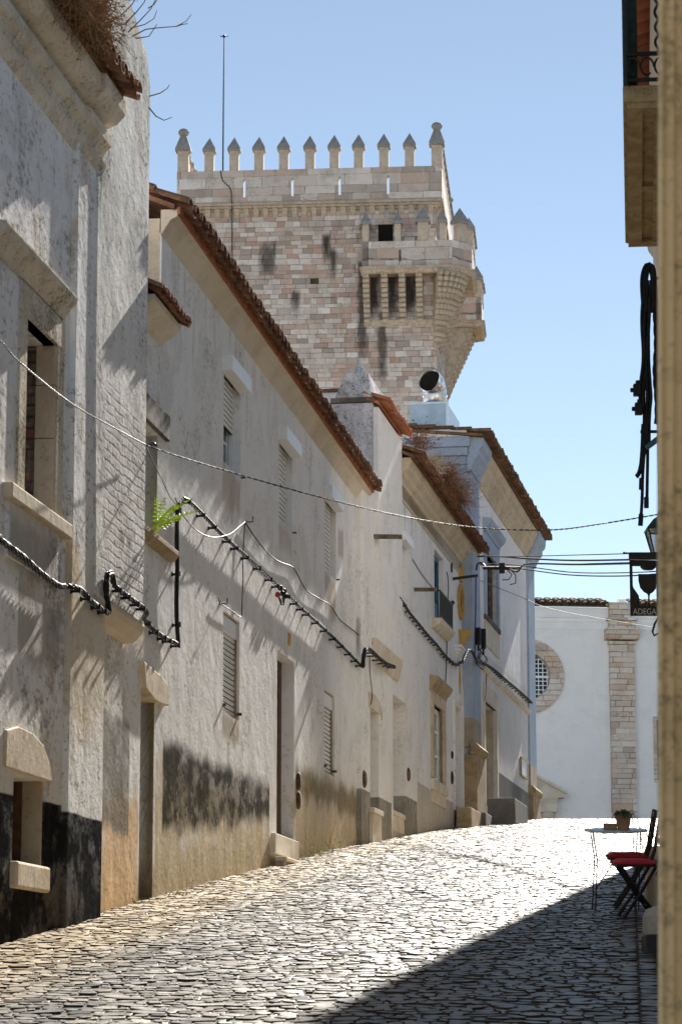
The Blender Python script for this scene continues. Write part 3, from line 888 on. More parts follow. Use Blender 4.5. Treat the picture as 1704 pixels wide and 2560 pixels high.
# meter covers beside the door
for zz in (4.36, 4.12):
    mb = MB()
    mb.lathe([(.0001, 0), (.085, 0), (.10, .012), (.10, .03), (.07, .045), (.0001, .05)], n=16)
    for i, q in enumerate(mb.v): mb.v[i] = (20.72 + q[0] * .7, -q[2], zz + q[1] * 1.1)
    mb.build('meter_cover', M_RUST, hB, smooth=True)
# worn door step of house B
st = MB()
st.box(18.72, 20.62, -.17, -.056, gz(33) - .35, 3.26)
st.box(18.68, 20.68, -.20, -.056, 3.26, 3.32)
o = st.build('door_step', M_MARBLE_PALE, None, bevel=.015); o.location = FB.o; o.rotation_euler = (0, 0, FB.rot)
tag(o, 'cracked pale stone step under the brown door of the long house', 'step')

# ---- house C: bay with chimney, then house D with moulded cornice (one row)
hC = empty('house', FC, label='narrow white house with stained pyramid chimney and two deep doorways', cat='house')
GREY = (0.20, 0.185, 0.16)
M_C = plaster('plaster of chimney house', (0.88, 0.88, 0.88), (0.83, 0.825, 0.81), (0.22, 0.19, 0.16), 0.4, 0.35, streak_off=12, foot=(2.98, .0865), zones=[
    (GREY, 9.8, 13.22, 4.70, 0.0, .02, .01, None, .95), (GREY, 14.4, 16.2, 4.93, 0.0, .02, .01, None, .95)])
M_C2 = plaster('sooty chimney plaster', (.70, .71, .74), (.46, .47, .50), (.025, .025, .027), 1.7, .6, scale=1.5, streak_off=3)
opsC = [(11.03, 11.90, 4.1, 5.98, .4), (13.42, 14.82, 4.3, 6.43, .4)]
mb = MB(); wall_mesh(mb, 10.2, 16.2, 2.0, 7.2, opsC, y=0, back=.5); mb.build('wall', M_C, hC)
mb = MB(); mb.box(11.42, 14.0, -.08, .01, 7.0, 10.62); mb.build('chimney_breast', M_C, hC, bevel=.012)
mb = MB(); mb.box(10.2, 11.44, -.02, .3, 6.6, 9.3); mb.build('corner_pier', M_C, hC, bevel=.04)
mb = MB(); mb.prism([(0, 6.66), (.04, 6.68), (.09, 6.94), (.10, 7.01), (0, 7.02)], 11.05, 13.85); mb.build('breast_ledge', M_MARBLE_PALE, hC, bevel=.01)
mb = MB(); mb.box(11.425, 14.0, .012, 5, 6.5, 10.69); mb.build('side_wall', M_C2, hC)
tile_roof('roof_tiles', hC, 11.40, 13.95, 10.64, .25, 1.2, .42, M_CLAY_NEW, sp=.21, seed=13, rows=1)
ch = MB()
x0, x1 = 11.42, 13.7
ch.v += [(x0, .02, 10.78), (x1, .02, 10.78), (x1, .60, 10.78), (x0, .60, 10.78),
         (x0 + .10, .10, 11.2), (x1 - .1, .10, 11.2), (x1 - .1, .44, 11.2), (x0 + .10, .44, 11.2)]
for q in ((0, 3, 2, 1), (4, 5, 6, 7), (0, 1, 5, 4), (1, 2, 6, 5), (2, 3, 7, 6), (3, 0, 4, 7)): ch.f.append(q); ch.r.append(.5)
chm = ch.build('chimney', M_C2, hC, bevel=.02)
mb = MB(); mb.lathe([(.17, 0), (.12, .05), (.07, .12), (.035, .2), (.001, .30)], (x0 + .30, .26, 11.19), 8); mb.build('pinnacle', M_C2, chm, bevel=.01)
mb = MB(); mb.box(x0 - .02, x1 + .02, -.02, .66, 10.70, 10.775); mb.build('cap_slab', M_DARKSTONE, chm)
for i, (x0, x1, z0, z1, _) in enumerate(opsC):
    d = empty('door'); d.parent = hC
    mb = MB(); mb.box(x0 - .02, x1 + .02, .44, .49, z0 - .1, z1 + .05); mb.build('door_leaf', M_WOOD_GREY, d)
    gs = FC.ground((x0 + x1) / 2)
    top = (4.52, 4.66)[i]
    mb = MB(); mb.box(x0 - .06 if i == 0 else x0 + .002, x1 - .05 if i == 0 else x1 - .002, -.05 if i == 0 else .02, .44, gs - .3, top - .12); mb.build('threshold', M_MARBLE_PALE, d)
    mb = MB(); mb.box(x0 - .08 if i == 0 else x0 + .003, x1 + .0 if i == 0 else x1 - .003, -.075 if i == 0 else 0, .44, top - .12, top - .04); mb.build('step_slab', M_MARBLE_PALE, d, bevel=.008)
    if i == 0:
        mb = MB(); mb.extr([(x0 - .18, z1 - .02), (x0 - .20, z1 + .20), (x0 + .4, z1 + .22), (x1 + .1, z1 + .15), (x1 + .27, z1 + .02), (x1 + .28, z1 - .10), (x1 + .18, z1 - .02)], -.02, .1); mb.build('lintel', M_MARBLE_PALE, d, bevel=.01)
def round_cover(parent, F, u, v, mat, r=.10):
    p = F.px(u, v); mb = MB(); mb.lathe([(.0001, 0), (r, 0), (r, .02), (r * .75, .035), (.0001, .04)], n=16)
    mb.v = [(p[0] + q[0], -q[2], p[1] + q[1]) for q in mb.v]
    return mb.build('meter_cover', mat, parent, smooth=True)
round_cover(hC, FC, 909, 1948, M_RUST, .13); round_cover(hC, FC, 1019, 1937, M_RUST, .11)
# little white parapets behind the chimney
mb = MB(); mb.box(14.1, 15.6, .85, 1.9, 10.4, 11.35); pr = mb.build('rear_parapet', M_C, hC)
mb = MB(); mb.box(14.05, 15.65, .80, 1.95, 11.35, 11.41); mb.build('coping', M_CLAY_OLD, pr)
mb = MB(); mb.box(11.9, 14.0, .62, 2.6, 10.6, 10.98); pr = mb.build('rear_parapet', M_C, hC)
mb = MB(); mb.box(11.85, 14.0, .61, 2.6, 10.98, 11.03); mb.build('coping', M_CLAY_OLD, pr)

hD = empty('house', FC, label='white house with yellow niche, moulded cornice and small iron balcony', cat='house')
M_D = plaster('plaster of balcony house', (0.88, 0.88, 0.88), (0.83, 0.825, 0.81), (0.22, 0.19, 0.16), 0.42, 0.35, streak_off=15, ev=9.7, foot=(2.98, .0865), zones=[
    ((.40, .375, .33), 16.25, 21.2, 5.27, 0.0, .01, .008, None, .9)])
opsD = [(14.14, 15.06, 8.14, 9.05, .15), (18.62, 19.94, 8.30, 9.60, .3), (18.22, 19.62, 5.49, 6.80, .3), (21.38, 22.60, 5.15, 7.12, .35)]
mb = MB(); wall_mesh(mb, 14.0, 24.2, 7.2, 10.0, opsD[:2], y=0, back=.4)
mb.build('wall', M_D, hD)
mb = MB(); wall_mesh(mb, 16.2, 24.2, 3.0, 7.2, opsD[2:], y=0, back=.4); mb.build('wall', M_D, hD)
mb = MB(); mb.box(14.02, 24.2, .6, 6, 3, 10.4); mb.build('house_body', M_D, hD)
prof = [(0, 9.70), (.02, 9.71), (.02, 9.76), (0, 9.77), (0, 9.95), (.03, 9.96), (.04, 10.02), (.09, 10.06), (.12, 10.12), (.18, 10.17), (.19, 10.24), (.22, 10.26), (.22, 10.34), (0, 10.34)]
M_CORN = plaster('cornice plaster', (.66, .58, .44), (.56, .48, .35), (.24, .19, .13), .6, .3, streak_off=30)
mb = MB(); mb.prism(prof, 14.02, 23.9); mb.build('cornice', M_CORN, hD)
tile_roof('roof_tiles', hD, 13.95, 23.75, 10.30, .44, 1.8, .42, M_CLAY_OLD, sp=.25, seed=21)
x0, x1, z0, z1, _ = opsD[0]
w = empty('window'); w.parent = hD
mb = MB(); mb.box(x0 - .02, x1 + .02, -.12, .02, z1 - .04, z1 + .10); mb.build('shutter_box', M_WHITE_MET, w, bevel=.006)
shutter(w, x0 + .02, x1 - .02, z0 + .10, z1, .10, pitch=.055)
mb = MB(); mb.box(x0, x1, .16, .3, z0, z1); mb.build('room_dark', M_DARK, w)
x0, x1, z0, z1, _ = opsD[1]
w = empty('balcony_door'); w.parent = hD
mb = MB(); frame_rect(mb, x0, x1, z0, z1, .09, .14, .08); mb.box(19.2, 19.3, .09, .14, z0, z1); mb.box(x0, x1, .10, .135, z0, z0 + .45); mb.build('door_leaf', M_BLUEWOOD, w)
mb = MB(); mb.box(x0, x1, .142, .155, z0, z1); mb.build('pane', M_GLASS, w)
mb = MB(); mb.prism([(0, 8.12), (.06, 8.14), (.16, 8.22), (.18, 8.30), (0, 8.30)], 18.2, 20.2); mb.build('balcony_slab', M_MARBLE_PALE, w, bevel=.006)
rl = MB()
for k in range(13):
    xx = 18.30 + k * .148
    rl.tube([(xx, -.14, 8.30), (xx, -.14, 8.78)], .011, 5)
rl.tube([(18.26, -.14, 8.79), (20.12, -.14, 8.79)], .018, 6); rl.tube([(18.26, -.14, 8.35), (20.12, -.14, 8.35)], .012, 6)
rl.tube([(18.28, -.14, 8.79), (18.28, .0, 8.79)], .014, 6); rl.tube([(20.1, -.14, 8.79), (20.1, .0, 8.79)], .014, 6)
rl.ball((20.12, -.14, 8.84), .04); rl.build('railing', M_IRON, w, smooth=False)
x0, x1, z0, z1, _ = opsD[2]
w = empty('ground_window'); w.parent = hD
stone_frame(w, x0, x1, z0, z1, .24, .20, 0, M_MARBLE, .04)
mb = MB(); mb.box(x0 - .3, x1 + .3, -.06, .1, z0 - .20, z0 - .02); mb.build('sill', M_MARBLE_PALE, w, bevel=.01)
mb = MB(); mb.box(x0 - .24, x1 + .24, -.03, .05, z0 - .42, z0 - .20); mb.build('apron_panel', M_MARBLE_PALE, w)
mb = MB(); mb.prism([(0, 7.0), (.04, 7.0), (.05, 7.06), (.11, 7.12), (.15, 7.20), (.15, 7.24), (0, 7.26)], x0 - .32, x1 + .32); mb.build('hood_moulding', M_OCHRESTONE, w)
mb = MB(); frame_rect(mb, x0 + .01, x1 - .01, z0 + .01, z1 - .01, .06, .11, .07); mb.box((x0 + x1) / 2 - .03, (x0 + x1) / 2 + .03, .055, .10, z0, z1)
for zz in (z0 + .45, z0 + .88): mb.box(x0 + .05, x1 - .05, .065, .10, zz, zz + .035)
mb.build('window_frame', M_WHITE_MET, w)
mb = MB(); mb.box(x0 + .05, x1 - .05, .105, .115, z0 + .03, z1 - .03); mb.build('pane', M_GLASS, w)
mb = MB(); mb.box(x0, x1, .3, .38, z0, z1); mb.build('room_dark', M_DARK, w)
x0, x1, z0, z1, _ = opsD[3]
d = empty('door'); d.parent = hD
mb = MB(); mb.box(x0, x1, .34, .38, z0 - .1, z1); mb.build('door_leaf', M_WOOD_GREY, d)
mb = MB(); mb.box(x0 + .01, x1 - .01, .0, .34, z0 - .4, z0 + .10); mb.build('threshold', M_MARBLE, d)
mb = MB()
for xx in (x0 - .12, x1 + .02): mb.box(xx, xx + .1, -.03, .02, z0, z1 + .1)
mb.extr([(x0 - .2, z1 + .1), (x0 - .05, z1 + .35), (x0 + .2, z1 + .6), (x0 + .35, z1 + .95), (x1 - .35, z1 + .95), (x1 - .2, z1 + .6), (x1 + .05, z1 + .35), (x1 + .2, z1 + .1)], -.03, .02)
mb.build('door_surround', M_D, d)
mb = MB(); mb.extr([(21.9, z1 + .45), (22.0, z1 + .25), (22.1, z1 + .45), (22.0, z1 + .85)], -.05, -.02); mb.build('ornament', M_YELLOW, d)
mb = MB()
for k in range(4): mb.prism([(.0, 8.02 + k * .06), (.05 + k * .025, 8.04 + k * .06), (.05 + k * .025, 8.08 + k * .06), (0, 8.08 + k * .06)], 21.75 - k * .05, 22.25 + k * .05)
mb.build('moulded_bracket', M_D, d)
# yellow oval niche and shell bracket
n = 20
ov = MB(); cx, cz = 22.4, 9.18
for k in range(n):
    a0, a1 = 2 * math.pi * k / n, 2 * math.pi * (k + 1) / n
    for (ra, rb, ya, yb) in ((1.0, .62, -.04, -.04),):
        P = lambda a, s, y: (cx + math.cos(a) * .42 * s, y, cz + math.sin(a) * .34 * s)
        ov.quad(P(a0, 1, -.05), P(a1, 1, -.05), P(a1, .66, -.05), P(a0, .66, -.05))
        ov.quad(P(a0, 1, 0), P(a1, 1, 0), P(a1, 1, -.05), P(a0, 1, -.05))
        ov.quad(P(a0, .66, -.05), P(a1, .66, -.05), P(a1, .66, -.002), P(a0, .66, -.002))
ov.extr([(22.2, 9.58), (22.15, 9.80), (22.4, 9.88), (22.65, 9.80), (22.6, 9.58)], -.05, 0)
ovo = ov.build('oval_niche', M_YELLOW, hD)
mb = MB(); mb.extr([(cx + math.cos(2 * math.pi * k / n) * .275, cz + math.sin(2 * math.pi * k / n) * .222) for k in range(n)], -.008, .0); mb.build('niche_panel', M_DARKSTONE, ovo)
mb = MB()
mb.lathe([(.02, -.48), (.06, -.44), (.08, -.30), (.17, -.12), (.28, -.02), (.28, 0)], (22.4, 0, 8.62), 12, ry=.9); mb.build('shell_bracket', M_YELLOW, hD, smooth=True)
round_cover(hD, FC, 1128, 1888, M_IRON, .07); round_cover(hD, FC, 1128, 1945, M_IRON, .12)
mb = MB(); mb.box(21.0, 21.12, -.03, 0, 9.55, 9.72); mb.build('vent', M_IRON, hD)

# ---- house E: tall corner house with blue grey pilasters
hE = empty('house', FE, label='tall white corner house with blue grey pilasters at the top of the street', cat='house')
M_E = plaster('plaster of corner house', (0.87, 0.875, 0.885), (0.82, 0.82, 0.825), (0.22, 0.20, 0.18), 0.35, 1.0, streak_off=18, foot=(4.0, .073), zones=[
    ((.25, .25, .245), 16.8, 24.2, 6.33, 0.0, .02, .01, None, .9), ((.46, .43, .38), 12.4, 24.2, 8.22, .02, .03, .02, None, .35)])
opsE = [(15.05, 17.05, 9.30, 10.62, .25), (14.75, 16.70, 5.30, 7.56, .35)]
mb = MB(); wall_mesh(mb, 12.7, 24.4, 3.5, 12.0, opsE, y=0, back=.4); mb.build('wall', M_E, hE)
mb = MB(); mb.box(12.56, 24.55, .42, 7.5, 3.5, 12.3); mb.build('house_body', M_E, hE)
M_PSTONE = stone('pilaster stone', (.42, .36, .29), (.32, .27, .21), (.1, .08, .06), .4, .4)
def eprof(p=0.0): return [(0, 11.74), (.03 + p, 11.76), (.03 + p, 11.82), (.07 + p, 11.90), (.13 + p, 12.0), (.18 + p, 12.06), (.18 + p, 12.16), (.24 + p, 12.22), (.26 + p, 12.32), (.26 + p, 12.42), (0, 12.42)]
mb = MB(); mb.prism(eprof(0), 13.8, 23.1); mb.build('cornice', M_CORN, hE)
for (xa, xb) in ((12.58, 13.8), (23.1, 24.5)):
    pl = MB(); pl.box(xa, xb, -.05, .3, 7.0, 11.8); po = pl.build('pilaster', M_BLUEGREY, hE)
    mb = MB(); mb.prism(eprof(.05), xa - (.22 if xa < 13 else 0), xb + (.22 if xa > 13 else 0)); mb.build('capital', M_BLUEGREY, po)
    mb = MB(); mb.box(xa, xb, -.052, .3, 6.45, 7.0); mb.build('pilaster_shaft', M_PSTONE, po)
    mb = MB(); mb.prism([(0, 6.30), (.10, 6.30), (.17, 6.36), (.18, 6.44), (.10, 6.52), (0, 6.54)], xa - .1, xb + .1); mb.build('base_moulding', M_OCHRESTONE, po, bevel=.01)
    mb = MB(); mb.box(xa - .06, xb + .06, -.12, .3, 4.2, 6.30); mb.build('base', M_OCHRESTONE, po, bevel=.015)
mb = MB()
for (a, b, cc) in ((.28, 12.22, 12.42), (.20, 12.06, 12.22), (.10, 11.90, 12.06), (.05, 11.76, 11.90)):
    mb.box(12.56 - a, 12.62, -.001 - a * .2, 4, b, cc)
mb.build('side_cornice', M_BLUEGREY, hE)
mb = MB(); mb.box(12.50, 12.58, .02, 4.5, 10.3, 11.76); mb.build('side_panel', M_BLUEGREY, hE)
mb = MB(); mb.box(12.28, 12.7, .0, 4.5, 12.42, 12.56); mb.build('side_coping', M_E, hE)
tile_roof('roof_tiles', hE, 12.2, 24.75, 12.42, .47, 2.6, .10, M_CLAY_BROWN, sp=.25, seed=33)
x0, x1, z0, z1, _ = opsE[0]
w = empty('window'); w.parent = hE
stone_frame(w, x0, x1, z0, z1, .22, .35, 0, M_BLUEGREY, .05)
mb = MB(); mb.prism([(0, 11.0), (.05, 11.0), (.07, 11.06), (.14, 11.12), (.18, 11.2), (.18, 11.24), (0, 11.26)], x0 - .3, x1 + .3); mb.build('hood_moulding', M_BLUEGREY, w)
mb = MB(); mb.box(x0 - .26, x1 + .26, -.06, .1, z0 - .09, z0); mb.build('sill', M_DARKSTONE, w)
mb = MB(); mb.box(x0 - .22, x1 + .22, -.03, .05, z0 - .6, z0 - .09); mb.build('apron_panel', M_MARBLE_PALE, w)
mb = MB(); frame_rect(mb, x0 + .01, x1 - .01, z0, z1, .08, .14, .09); mb.box((x0 + x1) / 2 - .05, (x0 + x1) / 2 + .05, .07, .13, z0, z1); mb.build('window_frame', M_WOODBEAM, w)
mb = MB(); mb.box(x0, x1, .14, .16, z0, z1); mb.build('pane', M_GLASS, w)
x0, x1, z0, z1, _ = opsE[1]
d = empty('door'); d.parent = hE
mb = MB(); mb.box(x0 - .22, x0, -.03, .05, z0, z1 + .35); mb.box(x1, x1 + .22, -.03, .05, z0, z1 + .35); mb.box(x0, x1, -.03, .05, z1, z1 + .35); mb.build('door_surround', M_MARBLE_PALE, d)
mb = MB(); mb.box(x0, x1, .20, .25, z0, z1); mb.build('door_leaf', M_GREENWOOD, d)
mb = MB(); mb.box(x1 - .045, x1 - .002, .05, .20, z0, z1 - .003); mb.build('reveal', M_MARBLE, d)
mb = MB(); mb.box(x0 + .002, x1 - .002, -.02, .32, z0 - .3, z0 + .18); mb.build('threshold', M_MARBLE, d)
mb = MB(); mb.prism([(0, 8.12), (.05, 8.14), (.08, 8.18), (.08, 8.22), (0, 8.24)], 13.82, 23.09); mb.build('string_course', M_MARBLE_PALE, hE)
mb = MB(); mb.box(16.9, 23.0, -.012, .01, 3.9, 6.33); mb.build('dado', plaster('grey dado', (.24, .24, .235), (.30, .295, .28), (.12, .11, .10), .6, .4, streak_off=22), hE)
nb = MB(); nb.box(21.15, 22.3, -.05, -.001, 6.62, 6.98); o = nb.build('notice_board', M_WHITE_MET, None); o.location = FE.o; o.rotation_euler = (0, 0, FE.rot)
tag(o, 'small white notice board on the corner house wall', 'notice board')
mb = MB(); frame_rect(mb, 21.12, 22.33, 6.59, 7.01, -.06, -.02, .035); f = mb.build('board_frame', M_OCHRESTONE, o)

# stone blocks and steps at the foot of the corner house
def block(F, s0, s1, t0, t1, z1, mat, label, cat='stone block', name='stone_block', tp=.03, dz=.4):
    g = F.ground((s0 + s1) / 2); mb = MB(); mb.box(s0, s1, -t1, -t0, g - dz, z1, top=(tp, tp * .6))
    o = mb.build(name, mat, None, bevel=.02); o.location = F.o; o.rotation_euler = (0, 0, F.rot); tag(o, label, cat); return o
M_GREYBLOCK = stone('grey block', (.21, .205, .20), (.16, .155, .15), (.07, .07, .07), .3, .3)
block(FC, 21.2, 23.0, .03, .34, 5.20, M_OCHRESTONE, 'ochre stone block before the carved doorway')
block(FC, 22.9, 24.6, .10, .42, 5.22, M_GREYBLOCK, 'rounded grey stone at the foot of the near pilaster')
block(FE, 14.6, 17.0, .05, .62, 5.62, M_GREYBLOCK, 'dark grey doorstep block of the corner house with a round hole', 'step', 'door_step')
# ================================================================== KEEP TOWER ON THE HILL
def tz(F, u, v, s):
    """(t, z) where the pixel ray crosses the plane across the wall at s"""
    r = ray(u, v); c = Vector((0, 0, EYE))
    L = (s - (c - F.o).dot(F.d)) / r.dot(F.d)
    p = c + r * L - F.o
    return -p.dot(F.i), p.z
FT = Frame(4.5 - .9968 * 12.05, 126.3 + .0802 * 12.05, .9968, -.0802)
TW = 12.05
zc = FT.px(900, 497, .3)[1]          # top of the string cornice
zp = FT.px(900, 418, .3)[1]          # top of the parapet
zm = zp + 1.02                       # top of merlon shafts
sB = [FT.px(q, 750)[0] for q in (748, 678, 800)]
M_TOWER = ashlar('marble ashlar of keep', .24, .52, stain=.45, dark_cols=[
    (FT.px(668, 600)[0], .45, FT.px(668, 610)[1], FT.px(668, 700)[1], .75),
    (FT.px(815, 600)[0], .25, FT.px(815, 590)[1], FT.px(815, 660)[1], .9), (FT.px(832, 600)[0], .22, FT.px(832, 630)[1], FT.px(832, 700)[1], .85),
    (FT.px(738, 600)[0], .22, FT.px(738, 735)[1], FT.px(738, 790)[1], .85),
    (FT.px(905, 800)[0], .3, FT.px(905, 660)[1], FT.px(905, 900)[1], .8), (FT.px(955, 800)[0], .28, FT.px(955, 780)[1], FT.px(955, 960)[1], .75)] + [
    (FT.px(u_, 720)[0], .38, FT.px(u_, 672)[1] + .3, FT.px(u_, 800)[1], .92) for u_ in (932, 978, 1022)])  # corbel gaps: black stain that also paints in the shade of the recesses
M_PARAPET = ashlar('marble parapet blocks', .46, 1.25, stain=.25)
M_BIGSTONE = ashlar('marble bartizan blocks', .42, .95, stain=.3)
M_CAPSTONE = stone('grey lichened caps', (.36, .36, .36), (.25, .25, .25), (.08, .08, .08), .6, .5, 1.5)
M_SHAFT = stone('merlon marble', (.60, .53, .45), (.48, .38, .30), (.22, .18, .15), .4, .3, 1.2)
M_CORBEL = stone('tan corbel stone', (.56, .49, .41), (.40, .33, .26), (.08, .065, .05), .55, .5, 2.0)
tower = empty('castle_tower', FT, label='square pink and grey marble castle keep with pyramid topped merlons rising above the roofs', cat='castle tower')
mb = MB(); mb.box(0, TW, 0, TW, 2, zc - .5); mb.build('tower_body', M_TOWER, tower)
mb = MB(); mb.box(-.02, TW + .02, -.02, TW + .02, zc - .5, zc - .42)
for (p, a, b) in ((.10, zc - .42, zc - .30), (.24, zc - .30, zc - .18), (.36, zc - .18, zc - .06), (.30, zc - .06, zc)):
    mb.box(-p, TW + p, -p, TW + p, a, b)
mb.build('string_cornice', M_CORBEL, tower, bevel=.02)
base_c = None
def link_copy(src, parent, loc=(0, 0, 0), rz=0.0, scale=None):
    o = src.copy(); COL.objects.link(o); o.parent = parent; o.location = loc; o.rotation_euler = (0, 0, rz)
    if scale: o.scale = scale
    return o
cb = MB(); cb.prism([(0, -.42), (.10, -.34), (.16, -.18), (.26, -.02), (0, -.02)], -.12, .12)
c0 = cb.build('small_corbel', M_CORBEL, tower, bevel=.015)
first = True
for k in range(26):
    s = .25 + k * (TW - .5) / 25
    if first: c0.location = (s, 0, zc - .30); first = False
    else: link_copy(c0, tower, (s, 0, zc - .30))
for k in range(12):
    link_copy(c0, tower, (TW, .5 + k, zc - .30), math.pi / 2)
# parapet: four walls with loop slits
def slit_wall(x0, x1, z0, z1, slits, th):
    mb = MB(); wall_mesh(mb, x0, x1, z0, z1, [(s - .055, s + .055, z0 + .22, z1 - .42, th) for s in slits], 0, th); return mb
sl = [FT.px(u, 470, .3)[0] for u in (611, 731, 849, 970)]
o = slit_wall(-.3, TW + .3, zc, zp, sl, .42).build('parapet', M_PARAPET, tower); o.location = (0, -.3, 0)
for (loc, rz) in (((TW + .3, -.3, 0), math.pi / 2), ((TW, TW + .3, 0), math.pi), ((-.3, TW + .3, 0), -math.pi / 2)):
    o = slit_wall(.42 if rz > 0 and rz < 2 else .3, TW + .2, zc, zp, [3, 5.6, 8.2], .42).build('parapet', M_PARAPET, tower)
    o.location = loc; o.rotation_euler = (0, 0, rz)
# merlons
def merlon(w, h, capw, caph, ball=False, slant=0):
    mb = MB(); mb.box(-w / 2, w / 2, -.2, .2, 0, h)
    m = mb.build('merlon', M_SHAFT, tower, bevel=.012)
    cp = MB(); a = capw / 2; d = .30
    cp.v += [(-a, -d, h - .02), (a, -d, h - .02), (a, d, h - .02), (-a, d, h - .02), (-a, -d, h + .10), (a, -d, h + .10), (a, d, h + .10), (-a, d, h + .10)]
    for q in ((0, 3, 2, 1), (0, 1, 5, 4), (1, 2, 6, 5), (2, 3, 7, 6), (3, 0, 4, 7)): cp.f.append(q); cp.r.append(.5)
    tw = .13 if ball else .0
    if ball:
        cp.v += [(-tw, -tw * .8, h + .1 + caph), (tw, -tw * .8, h + .1 + caph), (tw, tw * .8, h + .1 + caph), (-tw, tw * .8, h + .1 + caph)]
        for q in ((4, 5, 9, 8), (5, 6, 10, 9), (6, 7, 11, 10), (7, 4, 8, 11), (8, 9, 10, 11)): cp.f.append(q); cp.r.append(.5)
    else:
        cp.v += [(0, 0, h + .1 + caph)]
        for q in ((4, 5, 8), (5, 6, 8), (6, 7, 8), (7, 4, 8)): cp.f.append(q); cp.r.append(.5)
    cpo = cp.build('cap', M_CAPSTONE, m)
    if ball:
        bb = MB(); bb.ball((0, 0, h + .1 + caph + .14), .27, 12, sz=.75); bb.build('finial', M_CAPSTONE, m, smooth=True)
    return m
hm = 1.0
m0 = merlon(.44, hm, .62, .62); mC = merlon(.52, hm + .05, .74, .72, True)
def put(src, loc, rz, used=[]):
    if src.name not in used:
        used.append(src.name); src.location = loc; src.rotation_euler = (0, 0, rz); return src
    c = copy_tree(src, tower); c.location = loc; c.rotation_euler = (0, 0, rz); return c
us = (458.6, 523.8, 585.7, 647.7, 709.6, 774.8, 835.7, 896.5, 959.5, 1023.7, 1092)
for i, u in enumerate(us):
    s = FT.px(u, 395, .1)[0]
    put(mC if i in (0, 10) else m0, (s, -.1, zp), 0)
for k in range(1, 10): put(m0, (TW + .1, k * TW / 10, zp), math.pi / 2)
put(mC, (TW + .1, TW + .1, zp), math.pi / 2)
for k in range(1, 10): put(m0, (-.1, k * TW / 10, zp), math.pi / 2)
for k in range(0, 10): put(m0, (k * TW / 10, TW + .1, zp), 0)
# bartizans on the near right and far right corners
zb0 = FT.px(1000, 664, 1.25)[1]; zb1 = FT.px(1000, 601, 1.25)[1]
def corbel_stack(n, proj, hgt, w, name='corbel'):
    """column of rounded blocks, each projecting less than the one above"""
    mb = MB(); dz = hgt / n
    for k in range(n):
        p = proj * (1 - k / n) ** 0.9
        z1 = -k * dz; pr = []
        for q in range(7):
            a = -math.pi / 2 + math.pi * q / 6
            pr.append((p + math.cos(a) * dz * .42 - .02, z1 - dz / 2 + math.sin(a) * dz * .48))
        pr = [(0, z1 - dz * .98)] + pr + [(0, z1 - dz * .02)]
        mb.prism(pr, -w / 2, w / 2)
    return mb.build(name, M_CORBEL, tower)
s_a = FT.px(905, 640, 1.25)[0]
def bartizan(plan, corb, side):
    # plan: open polyline of the outer face, local (x, y)
    th = .3
    for i in range(len(plan) - 1):
        a = Vector((*plan[i], 0)); b = Vector((*plan[i + 1], 0)); L = (b - a).length; rz = math.atan2(b.y - a.y, b.x - a.x)
        sls = [L * .42] if L > 2.0 else []
        o = slit_wall(0, L, zb0, zb1, sls, th).build('bartizan_parapet', M_BIGSTONE, tower); o.location = a; o.rotation_euler = (0, 0, rz)
        mb = MB(); mb.prism([(-.05, -.34), (.04, -.30), (.06, -.16), (.14, -.10), (.16, -.02), (0, .0), (-.1, 0)], -.05, L + .05); o = mb.build('bartizan_cornice', M_CORBEL, tower)
        o.location = (a.x, a.y, zb0); o.rotation_euler = (0, 0, rz)
    fl = MB(); pts = list(plan)
    inner = side
    poly = pts + inner
    n = len(poly)
    fl.v += [(x, y, zb0 - .20) for x, y in poly] + [(x, y, zb0) for x, y in poly]
    fl.f.append(tuple(range(n))); fl.f.append(tuple(range(n, 2 * n))); fl.r += [.5, .5]
    for i in range(n):
        j = (i + 1) % n; fl.f.append((i, j, n + j, n + i)); fl.r.append(.5)
    fl.build('bartizan_floor', M_CORBEL, tower)
plan1 = [(s_a, 0), (s_a, -1.2), (TW + .8, -1.2), (TW + 1.7, -.35), (TW + 1.7, 3.6), (TW, 3.6)]
bartizan(plan1, None, [(TW, 0)])
cs = corbel_stack(10, 1.1, 2.15, .30); cs.location = (FT.px(914, 700, 1.0)[0], 0, zb0 - .28)
for u in (960, 1004, 1047): link_copy(cs, tower, (FT.px(u, 700, 1.0)[0], 0, zb0 - .28))
def ball_corbel(n, proj, hgt, r):
    """slanting corbel faced with a row of stone balls, as under the corner turrets"""
    mb = MB(); mb.prism([(0, -hgt), (proj - .12, -.02), (proj - .02, 0), (0, 0)], -r * .7, r * .7)
    for k in range(n):
        f = (k + .5) / n
        mb.ball((0, -(proj - .10) * (1 - f), -hgt * f + .02), r, 8, sz=.9)
    return mb.build('corbel', M_CORBEL, tower)
cr = ball_corbel(14, 1.65, 3.4, .155)
first = True
def fan(cx, cy, a0, a1, n):
    global first
    for k in range(n):
        a = math.radians(a0 + (a1 - a0) * k / (n - 1))     # direction the corbel points, 0 = -y, 90 = +x
        d = 1.0 / max(math.cos(a) if abs(a) < .8 else 1, math.sin(a) if abs(a) > .8 else 1, .75)
        if first: cr.location = (cx, cy, zb0 - .28); cr.rotation_euler = (0, 0, a); first = False
        else: link_copy(cr, tower, (cx, cy, zb0 - .28), a)
fan(TW - .05, .05, 12, 80, 7)
for yy in (1.3, 2.1, 2.9): link_copy(cr, tower, (TW, yy, zb0 - .28), math.pi / 2, (1, .85, .9))
plan2 = [(TW, TW - 2.6), (TW + 1.85, TW - 2.6), (TW + 1.85, TW + .6), (TW + .6, TW + 1.35), (TW - 2, TW + 1.35)]
bartizan(plan2, None, [(TW - 2, TW), (TW, TW)])
fan(TW - .15, TW - .15, 60, 150, 6)
